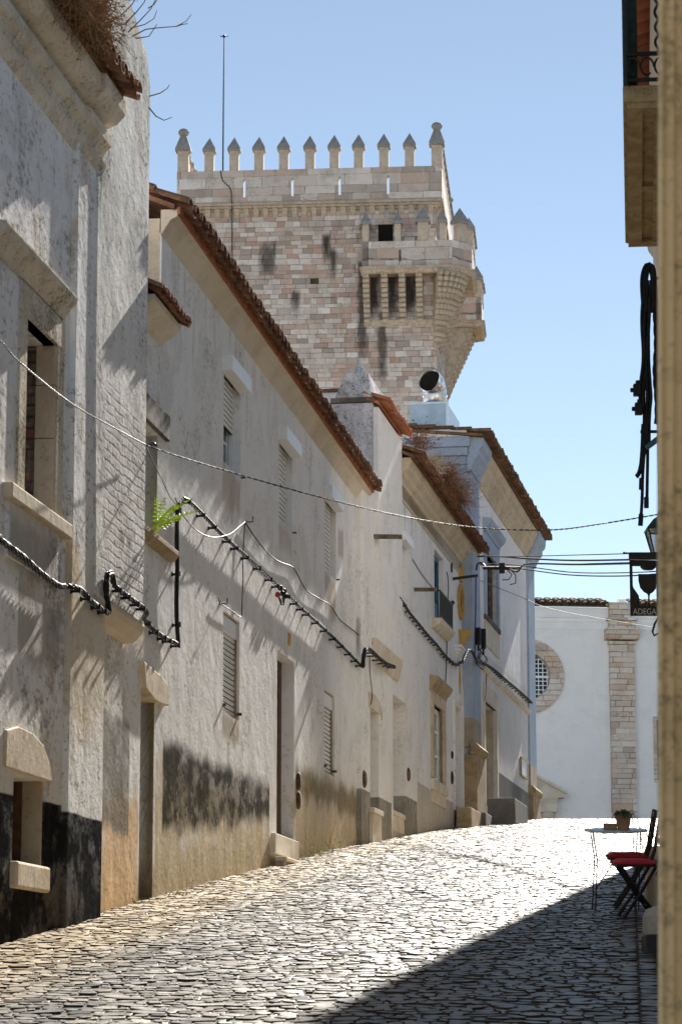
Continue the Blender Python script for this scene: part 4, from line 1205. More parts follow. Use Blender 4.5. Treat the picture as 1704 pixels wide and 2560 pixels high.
for yy in (TW - 2.3, TW - 1.6, TW - .8): link_copy(cr, tower, (TW, yy, zb0 - .28), math.pi / 2, (1, .85, 1))
mB = merlon(.30, .85, .46, .55); mBb = merlon(.5, .9, .7, .7)
for (x, y, r, big) in ((s_a + .12, -.45, math.pi / 2, 0), (s_a + .16, -1.05, 0, 0), (FT.px(994, 570, 1.1)[0], -1.05, 0, 0), (FT.px(1057, 570, 1.1)[0], -1.05, 0, 1), (FT.px(1106, 570, 1.1)[0], -1.05, 0, 0),
                       (TW + 1.15, -.7, math.pi / 4, 1), (TW + 1.55, .3, math.pi / 2, 0), (TW + 1.55, 1.2, math.pi / 2, 0), (TW + 1.55, 2.2, math.pi / 2, 0), (TW + 1.55, 3.3, math.pi / 2, 0),
                       (TW + 1.6, TW - 2.4, 0, 1), (TW + 1.7, TW - 1.2, math.pi / 2, 0), (TW + 1.7, TW - .2, math.pi / 2, 0), (TW + .9, TW + .9, -math.pi / 4, 0)):
    put(mBb if big else mB, (x, y, zb1), r)
p0, p1 = FT.px(945, 561, 0), FT.px(982, 604, 0)
mb = MB(); mb.box(p0[0], p1[0], -.012, .1, p1[1] - .8, p0[1]); mb.build('dark_doorway', M_DARK, tower)
mb = MB(); mb.box(p0[0] - .12, p1[0] + .12, -.05, .05, p0[1], p0[1] + .2); mb.build('doorway_lintel', M_SHAFT, tower)
zl = FT.px(1000, 806, .1)[1]
mb = MB(); mb.prism([(0, zl - .15), (.05, zl - .1), (.14, zl + .12), (0, zl + .16)], s_a, TW - .01); mb.build('lower_string_course', M_CORBEL, tower)
p = FT.px(786, 703); mb = MB(); mb.box(p[0] - .2, p[0] + .2, -.015, .02, p[1] - .13, p[1] + .13); mb.build('putlog_hole', stone('mossy hole', (.06, .05, .03), (.12, .10, .04), (.02, .02, .01)), tower)
mb = MB()
for (xa, xb, ya, yb, za, zb) in (): pass
# lightning rod and its cable
s, z0 = FT.px(557, 425, -.6); _, z1 = FT.px(557, 75, -.6)
mb = MB(); mb.tube([(0, 0, 0), (0, 0, (z1 - z0) * .6), (0, 0, z1 - z0)], [.045, .035, .02], 6)
mb.ball((0, 0, z1 - z0), .08, 8)
for a in (0, 1.2, 2.4, 3.7, 5.0): mb.tube([(0, 0, z1 - z0 - .05), (math.cos(a) * .25, math.sin(a) * .1, z1 - z0 + .02)], .012, 4)
lr = mb.build('lightning_rod', M_IRON, None); lr.location = FT.world(s, -.6, z0 - .3)
tag(lr, 'thin tall lightning rod standing on the castle keep', 'lightning rod')
pts = [FT.world(*((lambda q, t: (q[0], t, q[1]))(FT.px(u, v, t), t))) for (u, v, t) in ((551, 425, .32), (556, 450, .36), (575, 470, .36), (579, 500, .40), (580, 560, .05), (580, 640, .05), (580, 900, .05))]
bundle('lightning_cable', pts, r=.022, strands=1, mat=M_IRON, label='thin dark lightning cable running down the left part of the keep', cat='cable')

# ================================================================== CHURCH AT THE END OF THE STREET
FH = Frame(5.9, 85, .9934, .1148)
ch = empty('church', FH, label='white church side wall with marble pilaster and round grilled window', cat='church')
M_CH = plaster('church lime wash', (.92, .92, .92), (.88, .88, .885), (.5, .48, .45), .22, .12)
M_CHASH = ashlar('church marble blocks', .17, .50, [(0, (.80, .73, .66)), (.3, (.72, .60, .49)), (.5, (.82, .79, .75)), (.72, (.64, .46, .34)), (.86, (.76, .66, .56)), (1, (.52, .45, .40))], (.22, .17, .13), .12)
P = lambda u, v, t=0: FH.px(u, v, t)
ztop = P(1430, 1518)[1]
oc, ocz = P(1315, 1691); R0 = abs(P(1408, 1691)[0] - oc); R1 = abs(P(1374, 1691)[0] - oc)
# wall with a round opening
mb = MB(); n = 48; z0, z1, x0, x1 = 3.5, ztop, -9, 14
hw = R1
wall_mesh(mb, x0, x1, z0, z1, [(oc - hw, oc + hw, ocz - hw, ocz + hw, .4)], 0, .4)
for k in range(n):
    a0, a1 = 2 * math.pi * k / n, 2 * math.pi * (k + 1) / n
    def sq(a):
        c_, s_ = math.cos(a), math.sin(a); m = max(abs(c_), abs(s_)); return (oc + c_ / m * hw, 0, ocz + s_ / m * hw)
    ci = lambda a, y=0: (oc + math.cos(a) * hw, y, ocz + math.sin(a) * hw)
    mb.quad(sq(a0), sq(a1), ci(a1), ci(a0)); mb.quad(ci(a0), ci(a1), ci(a1, .4), ci(a0, .4))
mb.build('wall', M_CH, ch)
mb = MB(); mb.box(-9, 14, .45, 10, 3.5, ztop - .02); mb.build('church_body', M_CH, ch)
w = empty('round_window'); w.parent = ch
for (ra, rb, dd) in ((R1, (R0 + R1) / 2 + .02, .06), ((R0 + R1) / 2 + .02, R0, .10)):
    mb = MB()
    for k in range(n):
        a0, a1 = 2 * math.pi * k / n, 2 * math.pi * (k + 1) / n
        q = lambda a, r, y: (oc + math.cos(a) * r, y, ocz + math.sin(a) * r)
        mb.quad(q(a0, ra, -dd), q(a1, ra, -dd), q(a1, rb, -dd), q(a0, rb, -dd), .5)
        mb.quad(q(a0, rb, -dd), q(a1, rb, -dd), q(a1, rb, 0), q(a0, rb, 0)); mb.quad(q(a0, ra, -dd), q(a1, ra, -dd), q(a1, ra, .1), q(a0, ra, .1))
    mb.build('marble_ring', M_CHASH, w)
mb = MB(); mb.extr([(oc + math.cos(2 * math.pi * k / n) * hw, ocz + math.sin(2 * math.pi * k / n) * hw) for k in range(n)], .30, .34); mb.build('pane', M_GLASS, w)
mb = MB()
for k in range(-5, 6):
    d = k * hw / 5.5; h = math.sqrt(max(hw * hw - d * d, 0)) * .98
    big = .035 if k == 0 else .012
    mb.box(oc + d - big, oc + d + big, .12, .14, ocz - h, ocz + h)
    mb.box(oc - h, oc + h, .10, .12, ocz + d - big, ocz + d + big)
mb.build('grille', M_WHITE_MET, w)
pl0, pl1 = P(1526, 1700, .25)[0], P(1585.6, 1700, .25)[0]
zz = lambda v: P(1556, v, .25)[1]
mb = MB(); mb.box(pl0, pl1, -.25, .1, 3.5, zz(1603)); po = mb.build('pilaster', M_CHASH, ch)
sc = (pl1 - pl0) / 60
mb = MB(); mb.box(pl0 - 3 * sc, pl1 + 3 * sc, -.29, .1, zz(1612), zz(1603))
mb.prism([(.25, zz(1600)), (.30, zz(1597)), (.42, zz(1586)), (.48, zz(1574)), (.48, zz(1572)), (0, zz(1572)), (0, zz(1600))], pl0 - 11 * sc, pl1 + 13 * sc)
mb.build('capital', M_CHASH, po, bevel=.02)
mb = MB(); mb.box(pl0 - 1 * sc, pl1 + 4 * sc, -.27, .1, zz(1572), zz(1551)); mb.box(pl0 - 6 * sc, pl1 + 9 * sc, -.36, .1, zz(1551), zz(1545)); mb.box(pl0 + 1 * sc, pl1 - 5 * sc, -.26, .1, zz(1545), zz(1506)); mb.build('upper_block', M_CHASH, po)
mb = MB(); mb.box(P(1548, 1500)[0], P(1565, 1500)[0], .1, .6, zz(1508), zz(1494)); mb.build('roof_post', M_CH, ch)
for (va, vb, dd) in ((1541, 1545, .05), (1552, 1556, .03), (1570, 1574, .03)):
    for (xa, xb) in ((-9, pl0 - .01), (pl1 + .01, 14)):
        mb = MB(); mb.box(xa, xb, -dd, .05, P(1430, vb)[1], P(1430, va)[1]); mb.build('string_course', M_CH, ch)
tile_roof('roof_tiles', ch, -9, pl0, ztop + .02, .14, 1.2, .28, M_CLAY_BROWN, sp=.27, seed=41)
tile_roof('roof_tiles', ch, pl1, 13, ztop + .02, .14, 1.2, .28, M_CLAY_BROWN, sp=.27, seed=42)
# slit window at the right
w = empty('slit_window'); w.parent = ch
a, b = P(1631, 1790)[0], P(1660, 1790)[0]; za, zb = P(1640, 1958)[1], P(1640, 1792)[1]
mb = MB(); frame_rect(mb, a, b + .1, za, zb, -.04, .02, .11); mb.build('window_frame', M_CHASH, w)
mb = MB(); mb.box(a + .11, b, -.012, .0, za + .1, zb - .1); mb.build('pane', M_GLASS, w)
mb = MB()
for k in range(22): mb.box(a + .11, b, -.03, -.018, za + .13 + k * (zb - za - .25) / 21, za + .145 + k * (zb - za - .25) / 21)
for k in range(4): mb.box(a + .15 + k * .06, a + .16 + k * .06, -.034, -.02, za + .1, zb - .1)
mb.build('grille', M_IRON, w)
# portal pediment at the left, mostly behind the corner house
w = empty('portal'); w.parent = ch
x1p, zp1 = P(1412, 1985, .5); zt = P(1327, 1940, .5)[1]; x0p = P(1327, 1940, .5)[0]
slope = (zt - zp1) / (x1p - x0p); apx = x1p - 3.4; apz = zp1 + slope * 3.4
xl_ = apx - 3.4
pp = MB(); pp.extr([(xl_, zp1 - .12), (x1p, zp1 - .12), (x1p, zp1), (apx, apz), (xl_, zp1)], -.5, 0); pp.build('pediment', M_MARBLE_PALE, w)
mb = MB(); mb.extr([(x1p + .06, zp1 - .02), (x1p + .06, zp1 + .06), (apx, apz + .14), (xl_ - .06, zp1 + .06), (xl_ - .06, zp1 - .02), (apx, apz + .02)], -.62, -.5); mb.build('raking_cornice', M_MARBLE_PALE, w)
mb = MB(); mb.prism([(0, zp1 - .55), (.42, zp1 - .55), (.42, zp1 - .3), (.5, zp1 - .12), (0, zp1 - .12)], xl_ + .5, x1p - .22); mb.build('entablature', M_MARBLE_PALE, w)
mb = MB(); cxp = x1p - .5
mb.lathe([(.15, 3.5), (.16, zp1 - .75), (.20, zp1 - .68), (.22, zp1 - .56)], (cxp, -.25, 0), 16); mb.build('column', M_MARBLE_PALE, w, smooth=True)

# ================================================================== STEEL DUCT ON THE ROOF
M_STEEL = plain('galvanised steel', (.62, .64, .66), .33, 1.0, var=.08, bumpy=.05)
M_STEELBOX = plain('pale blue steel box', (.42, .55, .66), .45, .3, var=.10, bumpy=.15, sc=4)
S0 = 13.3
tR, zT = tz(FE, 1118, 1006, S0); tL = tz(FE, 1024, 1006, S0)[0]; sE = S0
for _ in range(40):
    sE += .05
    pw = FE.world(sE, tR, zT)
    if (pw.x / (pw.y)) > .0385 + .0045: break
t1148 = FE.px(1148, 1040, tR)[0]
dk = empty('roof_duct', FE, label='big silver ventilation elbow on a pale blue metal box above the roofs', cat='ventilation duct')
mb = MB(); mb.box(S0, t1148, -tR, -tL, zT - 1.6, zT); mb.build('duct_box', M_STEELBOX, dk, bevel=.01)
mb = MB(); k = .02
mb.box(S0 - k, S0, -tR - k, -tR + .03, zT - 1.6, zT + k); mb.box(S0 - k, S0, -tR + .03, -tL, zT - .02, zT + k); mb.build('corner_trim', M_STEEL, dk)
for (v,) in ((1,),):
    tb, zb_ = tz(FE, 1087, 1005, S0 + .35); r = .235
    path = [Vector((S0 + .35, -tb, zT - .02)), Vector((S0 + .35, -tb, zT + .22))]
    rad = .23
    cdir = Vector((-.97, .20, 0)).normalized()
    for q in range(1, 9):
        a = q / 8 * math.radians(82)
        path.append(Vector((S0 + .35, -tb, zT + .22)) + cdir * (rad * (1 - math.cos(a))) + Vector((0, 0, rad * math.sin(a))))
    e = (path[-1] - path[-2]).normalized(); path.append(path[-1] + e * .12)
    mb = MB(); mb.tube(path, r, 28, cap=False); du = mb.build('duct_pipe', M_STEEL, dk, smooth=True)
    md = du.modifiers.new('solid', 'SOLIDIFY'); md.thickness = .006
    mb = MB(); mb.tube([path[-1] - e * .10, path[-1] - e * .12], r - .008, 28); mb.build('duct_inside', M_DARK, du)
    # protruding visor over the mouth
    mb = MB(); sd = Vector((0, 1, 0)).cross(e).normalized(); up = sd.cross(e).normalized()
    if up.z < 0: up = -up
    sd = e.cross(up)
    nn = 14; base_i = len(mb.v)
    for q in range(nn + 1):
        a = math.pi * q / nn; dirv = sd * math.cos(a) + up * math.sin(a)
        mb.v.append(tuple(path[-1] + dirv * (r + .002))); mb.v.append(tuple(path[-1] + dirv * (r + .01) + e * (.13 * math.sin(a))))
    for q in range(nn): mb.f.append((2 * q, 2 * q + 2, 2 * q + 3, 2 * q + 1)); mb.r.append(.5)
    mb.build('visor', M_STEEL, du, smooth=True)
    for pz in (path[1], path[4]):
        i_ = path.index(pz); ax = (path[i_ + 1] - path[i_ - 1]).normalized()
        mb = MB(); mb.tube([pz - ax * .012, pz + ax * .012], r + .012, 28); mb.build('seam_ring', M_STEEL, du, smooth=False)
    mb = MB(); mb.tube([Vector((S0 + .35, -tb, zT - .01)), Vector((S0 + .35, -tb, zT + .05))], r + .03, 28); mb.build('base_collar', M_STEELBOX, dk)

# ================================================================== RIGHT SIDE OF THE STREET
FR = Frame(.32 + .106 * 34.5, 34.5, -.106, -1)
M_R = plaster('beige plaster of right house', (.86, .80, .70), (.80, .73, .62), (.24, .18, .12), .4, .3, streak_off=50)
hR = empty('house', FR, label='nearest beige house on the right with balcony and a low tiled eave', cat='house')
mb = MB(); wall_mesh(mb, 10.4, 31, -.5, 8.36, [(16.8, 18.8, 6.85, 8.1, .4)], 0, .4); mb.build('wall', M_R, hR)
mb = MB(); mb.box(10.4, 31, .45, 6, -.5, 8.3); mb.build('house_body', M_R, hR)
mb = MB(); mb.box(16.7, 18.9, .36, .42, 6.8, 8.15); mb.build('balcony_door', M_GREENWOOD, hR)
mb = MB(); mb.prism([(0, 8.14), (.03, 8.16), (.06, 8.26), (.10, 8.32), (.11, 8.36), (0, 8.36)], 10.4, 31); mb.build('eave_cornice', M_R, hR)
tile_roof('roof_tiles', hR, 10.35, 31, 8.38, .27, 1.6, .42, M_CLAY_NEW, sp=.24, seed=51)
bal = empty('balcony'); bal.parent = hR
b0, b1 = 16.5, 19.5; bz = tz(FR, 1548, 255, b1)[1]
mb = MB(); mb.box(b0, b1, -.31, 0, bz, bz + .10); mb.build('balcony_slab', M_OLIVESTONE, bal, bevel=.01)
mb = MB(); frame_rect(mb, 0, 1, 0, 1, 0, 0, 0)
mb = MB()
mb.box(b0 + .02, b1 - .02, -.29, -.20, bz - .03, bz); mb.box(b1 - .14, b1 - .02, -.20, 0, bz - .03, bz); mb.box(b0 + .02, b0 + .14, -.20, 0, bz - .03, bz)
mb.box(17.8, 17.9, -.20, 0, bz - .025, bz); mb.box(b0 + .14, b1 - .14, -.13, -.08, bz - .02, bz); mb.build('slab_moulding', M_OLIVESTONE, bal)
zr0, zr1 = tz(FR, 1600, 196, b1)[1], tz(FR, 1600, 131, b1)[1]; print('bal', bz, zr0, zr1, tz(FR, 1548, 240, b1), tz(FR, 1576, 150, b1 - .1))
mb = MB()
mb.tube([(b1 - .02, -.29, zr0), (b1 - .02, 0, zr0)], .012, 6); mb.tube([(b1 - .02, -.29, zr1), (b1 - .02, 0, zr1)], .014, 6)
mb.tube([(b1 - .02, -.29, zr0), (b0, -.29, zr0)], .012, 6); mb.tube([(b1 - .02, -.29, zr0 + .85), (b0, -.29, zr0 + .85)], .016, 6); mb.tube([(b1 - .02, -.29, zr0 + .85), (b1 - .02, 0, zr0 + .85)], .016, 6)
mb.tube([(b1 - .02, -.29, bz + .05), (b1 - .02, -.29, zr0 + .9)], .014, 6)
mb.tube([(b0, -.29, bz + .05), (b0, -.29, zr0 + .9)], .014, 6)
for yy in (-.25, -.17, -.09, -.02):      # scrolls between the two rails
    c = [(b1 - .02, yy + math.cos(a) * (.040 - .005 * a / 3), (zr0 + zr1) / 2 + math.sin(a) * (.058 - .006 * a / 3)) for a in [q * .45 for q in range(13)]]
    mb.tube(c, .007, 5)
for yy in (-.11, -.01): # twisted upright bars
    ps = [(b1 - .02 + math.cos(q * .9) * .009, yy + math.sin(q * .9) * .009, zr1 + q * .013) for q in range(60)]
    mb.tube(ps, .009, 5)
for q in range(16):
    mb.tube([(b1 - .2 - q * .18, -.29, zr0), (b1 - .2 - q * .18, -.29, zr0 + .85)], .007, 5)
mb.build('railing', M_IRON, bal)
# dark green rolled parasol standing on the balcony
pu = (b1 - .06, 0)
mb = MB(); mb.tube([(pu[0] - .05, -.26, bz + .10), (pu[0] - .05, -.26, bz + .5), (pu[0] - .05, -.26, bz + 1.0), (pu[0] - .05, -.26, bz + 1.45)], [.036, .040, .038, .02], 14)
po = mb.build('folded_parasol', plain('dark green canvas', (.018, .04, .035), .8, var=.35, bumpy=.4), None, smooth=True); po.location = FR.o; po.rotation_euler = (0, 0, FR.rot)
tag(po, 'tall rolled dark green canvas standing on the balcony above the street', 'parasol')
F2 = Frame(4.26, 36.5, -.108, -1)
hR2 = empty('house', F2, label='tall plain beige house whose far corner throws the long shadow on the cobbles', cat='house')
mb = MB(); mb.box(0, 12.2, 0, 6, 0, 13.6); mb.build('wall', M_R, hR2)
tile_roof('roof_tiles', hR2, .1, 12.2, 13.6, .02, 1.6, .42, M_CLAY_NEW, sp=.24, seed=53)
# R3: lower house further up on the right, hidden behind the jamb
F3 = Frame(9.6, 60, -.14, -1)
hR3 = empty('house', F3, label='plain beige house beyond the balcony house on the right side', cat='house')
L3 = 22.0
mb = MB(); mb.box(0, L3, 0, 6, 0, 10.0); mb.build('wall', M_R, hR3)
tile_roof('roof_tiles', hR3, 0, L3, 10.0, .35, 1.6, .42, M_CLAY_NEW, sp=.24, seed=52)
# near moulded jamb, close to the camera
def nx(u, Y): return (u - 852) / FPX * Y * 1.01
JP = [(1652, .5), (1645, .03), (1647, .01), (1655, 0), (1662, .008), (1665, .016), (1684, .014), (1689, .032), (1694, .036), (1800, .036), (1800, .5)]
def jw(u, d, v):
    w_ = at_depth(u, v, 5.0 + d) - FR.o; return (w_.dot(FR.d), w_.dot(FR.i), w_.z)
mb = MB(); n = len(JP)
mb.v += [jw(u, d, 2900) for u, d in JP] + [jw(u + (-3 if u < 1700 else 0), d, 1300) for u, d in JP] + [jw(u, d, -200) for u, d in JP]
for lv in (0, n):
    for i in range(n):
        j = (i + 1) % n; mb.f.append((lv + i, lv + j, lv + n + j, lv + n + i)); mb.r.append(.5)
mb.f.append(tuple(range(n))); mb.f.append(tuple(range(3 * n - 1, 2 * n - 1, -1))); mb.r += [.5, .5]
M_JAMB = plaster('tan painted jamb', (.96, .72, .42), (.90, .66, .37), (.26, .19, .11), .8, .25, scale=2.5, streak_off=60)
mb.build('moulded_jamb', M_JAMB, hR)
# ================================================================== CABLES AND WIRES
def wpt(F, u, v, t): s, z = F.px(u, v, t); return F.world(s, t, z)
def clips(parent, F, pts, t, n_every, seed=0, mat=None):
    """little black clips holding the cable, children of the cable"""
    P = [F.px(u, v, t) for u, v in pts]
    d = 0; out = []
    L = [0]
    for a, b in zip(P, P[1:]): L.append(L[-1] + math.hypot(b[0] - a[0], b[1] - a[1]))
    k = n_every * .4
    proto = None; rj = random.Random(len(pts) * 3 + int(L[-1] * 10))
    while k < L[-1]:
        for i in range(len(P) - 1):
            if L[i] <= k <= L[i + 1]:
                f = (k - L[i]) / max(1e-6, L[i + 1] - L[i]); s = P[i][0] + (P[i + 1][0] - P[i][0]) * f; z = P[i][1] + (P[i + 1][1] - P[i][1]) * f
                break
        w = F.world(s, 0, z - .02)
        if proto is None:
            mb = MB(); mb.box(-.012, .012, -t - .03, 0.0, -.010, .010); mb.box(-.018, .018, -t - .035, -t - .022, -.018, .030); mb.box(-.018, .018, -.012, 0, -.018, .018)
            proto = mb.build('clip', mat or M_BLACK, parent); o = proto
        else:
            o = proto.copy(); COL.objects.link(o)
        o.location = w; o.rotation_euler = (0, 0, F.rot)
        k += n_every * rj.uniform(.7, 1.35)
pA = [(-40, 1318), (0, 1350), (60, 1395), (100, 1432), (145, 1464), (165, 1466)]
pA2 = [(183, 1468), (205, 1478), (225, 1502), (266, 1531)]
pA3 = [(272, 1524), (266, 1490), (266, 1448), (272, 1433), (281, 1437), (288, 1466), (330, 1500), (355, 1518), (366, 1532)]
pA4 = [(362, 1549), (395, 1585), (442, 1611)]
W = [FA.world(-4, .01, wpt(FA, *pA[0], .01).z + .05), FA.world(1, .01, wpt(FA, *pA[0], .01).z)] + [wpt(FA, u, v, .01) for u, v in pA] + [wpt(FA, u, v, .05) for u, v in pA2] + [wpt(FB, u, v, .20) for u, v in pA3] + [wpt(FB, u, v, .06) for u, v in pA4]
cabA = bundle('cable_bundle', W, r=.011, strands=4, turns=2.2, amp=.016, label='twisted dark cable bundle clipped across the nearest house and the chimney breast', cat='cable')
clips(cabA, FA, pA[1:], -.02, .42); clips(cabA, FA, pA2, .05, .3); clips(cabA, FB, pA3[5:], .22, .3); clips(cabA, FB, pA4, .06, .3)
pB0 = [(446, 1608), (443, 1560), (441, 1500), (442, 1420), (442, 1340), (444, 1280), (447, 1256), (458, 1247)]
pB = [(458, 1247), (470, 1252), (490, 1270), (520, 1300), (550, 1332), (600, 1378), (650, 1422), (700, 1472), (760, 1528), (800, 1564), (850, 1612), (904, 1668)]
cabB = bundle('cable_bundle', [wpt(FB, u, v, .06) for u, v in pB0[:-1]], r=.012, strands=3, turns=.3, amp=.013, mat=M_BLACK, label='smooth black vertical cable rising beside the fern window', cat='cable')
clips(cabB, FB, pB0, .05, .5)
cabB = bundle('cable_bundle', [wpt(FB, u, v, .06) for u, v in pB], r=.0085, strands=4, turns=1.9, amp=.0145, label='long twisted cable bundle running down the wall of the long house', cat='cable')
clips(cabB, FB, pB, .06, .62)
pC = [(906, 1668), (909, 1640), (914, 1622), (925, 1626), (945, 1645), (965, 1660), (985, 1668)]
cb = bundle('cable_bundle', [wpt(FC, u, v, .14) for u, v in pC], r=.014, strands=4, turns=1.5, amp=.02, mat=M_BLACK, label='short black cable loop along the stone ledge of the chimney bay', cat='cable')
clips(cb, FC, pC[3:], .14, .35)
pD = [(995, 1492), (1010, 1512), (1022, 1532), (1045, 1560), (1068, 1588), (1090, 1612), (1112, 1640), (1138, 1662), (1150, 1656)]
cb = bundle('cable_bundle', [wpt(FC, u, v, .06) for u, v in pD], r=.011, strands=4, turns=2.0, amp=.018, label='twisted cable bundle sloping below the iron balcony', cat='cable')
clips(cb, FC, pD, .05, .42)
pE = [(1156, 1655), (1168, 1628), (1180, 1630), (1190, 1650), (1205, 1658), (1230, 1672), (1260, 1697), (1300, 1731), (1328, 1757)]
cb = bundle('cable_bundle', [wpt(FE, u, v, .16) for u, v in pE[:4]] + [wpt(FE, u, v, .08) for u, v in pE[4:]], r=.013, strands=4, turns=1.6, amp=.02, label='twisted cable bundle lying along the string course of the corner house', cat='cable')
clips(cb, FE, pE[4:], .07, .5)
for (u, v0, v1, lab) in ((1195, 1570, 1612, 'left'), (1208, 1573, 1622, 'right')):
    a = wpt(FE, u, v0, .12); b = wpt(FE, u, v1, .12)
    mb = MB(); mb.tube([a, b], .05, 8); mb.tube([b, b + Vector((0, 0, -.12))], .02, 6)
    tag(mb.build('cable_splice', M_BLACK, None), 'black cable splice tube on the blue grey pilaster, the %s of two' % lab, 'cable splice', 'cable splices on the pilaster')
mb = MB()
for k in range(6):
    a = wpt(FE, 1195 + k * 3, 1620 + (k % 2) * 10, .12); pts = [a + Vector((math.sin(q * .9 + k) * .06, 0, -q * .05)) for q in range(8)]
    mb.tube(pts, .008, 5)
tag(mb.build('cable_tangle', M_BLACK, None), 'small tangle of black loops under the cable splices', 'cable')
# thin loose wires on the long house
def wire(name, pts, r, label, mat=None, strands=1, turns=0, cat='wire', sub=5, amp=None):
    return bundle(name, pts, r=r, strands=strands, turns=turns, mat=mat or M_CABLE, label=label, cat=cat, sub=sub, amp=amp)
wire('wall_wire', [wpt(FB, *q, .03) for q in ((612, 1305), (607, 1390), (607, 1440), (604, 1530), (602, 1543), (580, 1528), (550, 1508), (545, 1495))], .006, 'thin black wire hanging from a nail down to the near ground window')
wire('wall_wire', [wpt(FB, *q, .03) for q in ((612, 1305), (650, 1360), (690, 1400), (728, 1416), (740, 1430), (765, 1475), (800, 1498), (826, 1515), (850, 1550), (890, 1582), (908, 1600), (914, 1622))], .008, 'thin dark wire sagging in steps across the long house to the chimney bay')
wire('pale_wire', [wpt(FB, *q, .08) for q in ((438, 1245), (455, 1285), (490, 1325), (520, 1341), (545, 1343), (575, 1335), (592, 1322), (612, 1305))], .006, 'pale slack wire looping past the top of the cable bundle', M_WIRE)
wire('drop_wire', [wpt(FB, *q, .10) for q in ((360, 1100), (350, 1140), (347, 1155), (358, 1160), (364, 1140), (362, 1110), (380, 1150), (405, 1200), (424, 1240), (440, 1262))], .005, 'thin looped wire dangling from the insulator on the chimney breast')
wire('wall_wire', [wpt(FC, *q, .03) for q in ((924, 1640), (924, 1680), (930, 1735), (927, 1762))], .007, 'thin wire dropping to the first narrow doorway')
wire('wall_wire', [wpt(FC, *q, .03) for q in ((1117, 1560), (1116, 1640), (1113, 1712))], .010, 'dark vertical wire between the balcony and the ground window pediment')
wire('wall_wire', [wpt(FC, *q, .03) for q in ((1116, 1430), (1120, 1455), (1119, 1515))], .009, 'short dark vertical wire above the iron balcony')
wire('wall_wire', [wpt(FE, *q, .08) for q in ((1189, 1440), (1188, 1560), (1186, 1650))], .011, 'dark vertical wire running down the corner of the near pilaster')
wire('wall_wire', [wpt(FE, *q, .03) for q in ((1215, 1685), (1214, 1730), (1210, 1752))], .009, 'thin wire hanging above the corner house door')
# overhead lines
A = at_depth
w1 = [FA.world(-4, 1.2, wpt(FA, -140, 735, .6).z + .9), wpt(FA, -140, 735, .6), wpt(FA, 0, 851, .5), wpt(FA, 45, 902, .42), wpt(FA, 180, 1010, .25), wpt(FB, 300, 1078, .28), wpt(FB, 364, 1112, .22)]
wire('overhead_wire', w1, .004, 'twisted pair wire passing in front of the nearest window', M_WIRE, 2, 6, amp=.0045)
w2 = [wpt(FB, 364, 1112, .12), A(450, 1142, 25.0), A(600, 1187, 25.8), A(800, 1243, 26.8), A(1000, 1290, 27.8), A(1180, 1318, 28.6), A(1370, 1325, 29.5), A(1500, 1310, 30.2), A(1680, 1280, 31)]
wire('overhead_wire', w2, .0045, 'long twisted wire sagging across the street under the sky', plain('mid wire', (.05, .05, .048), .6, spec=.2), 2, 5, sub=9, amp=.005)
j = A(1192, 1392, 52.6)
for (pts, r, lab) in (
    ([j, A(1300, 1391, 48), A(1575, 1384, 36), A(1690, 1381, 33)], .008, 'highest thin cable leaving the corner house pilaster'),
    ([A(1195, 1391, 52.6), A(1245, 1391, 51), A(1330, 1397, 47), A(1450, 1401, 42), A(1690, 1396, 33)], .016, 'thick black cable, the upper of the two thick ones beside the corner house'),
    ([A(1190, 1425, 52.6), A(1193, 1410, 52.5), A(1205, 1408, 52), A(1222, 1421, 51.4), A(1270, 1423, 50), A(1293, 1429, 49), A(1318, 1410, 48), A(1450, 1411, 42), A(1690, 1405, 33)], .017, 'thick black cable that dips and rises in front of the far pilaster'),
    ([A(1200, 1409, 52.4), A(1290, 1413, 49), A(1420, 1430, 43), A(1550, 1432, 38), A(1690, 1426, 33)], .009, 'thin lower cable crossing to the wine sign'),
    ([A(1200, 1412, 52.4), A(1300, 1422, 49), A(1420, 1437, 43), A(1550, 1440, 38), A(1690, 1432, 33)], .011, 'lowest sagging cable between corner house and wine sign')):
    wire('overhead_cable', pts, r, lab, M_BLACK, sub=8)
mb = MB(); c = A(1254, 1420, 50)
mb.box(c.x - .05, c.x + .05, c.y - .03, c.y + .03, c.z - .10, c.z + .09); mb.tube([c + Vector((-.35, 0, 0)), c + Vector((.35, 0, 0))], .03, 8)
tag(mb.build('cable_clamp', M_CABLE, None), 'grey cable clamp hanging on the cables before the upper corner window', 'clamp')
for k, (pts, lab) in enumerate(((((1268, 1425), (1280, 1440), (1270, 1450), (1255, 1450)), 'short open loop'), (((1275, 1423), (1289, 1440), (1286, 1465), (1274, 1462)), 'long hooked tail'))):
    wire('cable_tail', [A(u, v, 49.8) for u, v in pts], .010, '%s of black cable dangling under the clamp' % lab, M_BLACK)
wire('clothes_line', [A(1178, 1442, 53), A(1300, 1492, 60), A(1400, 1528, 68), A(1640, 1570, 84)], .008, 'thin pale line slanting down toward the church wall', M_WIRE)
for dz in (0, 4):
    wire('clothes_line', [wpt(FC, 1030, 1396 + dz, .25), wpt(FC, 1055, 1436 + dz, .25), wpt(FC, 1082, 1470 + dz, .32)], .006, 'thin %s washing line stretched between the two wooden poles' % ('upper' if dz == 0 else 'lower'), M_WIRE)
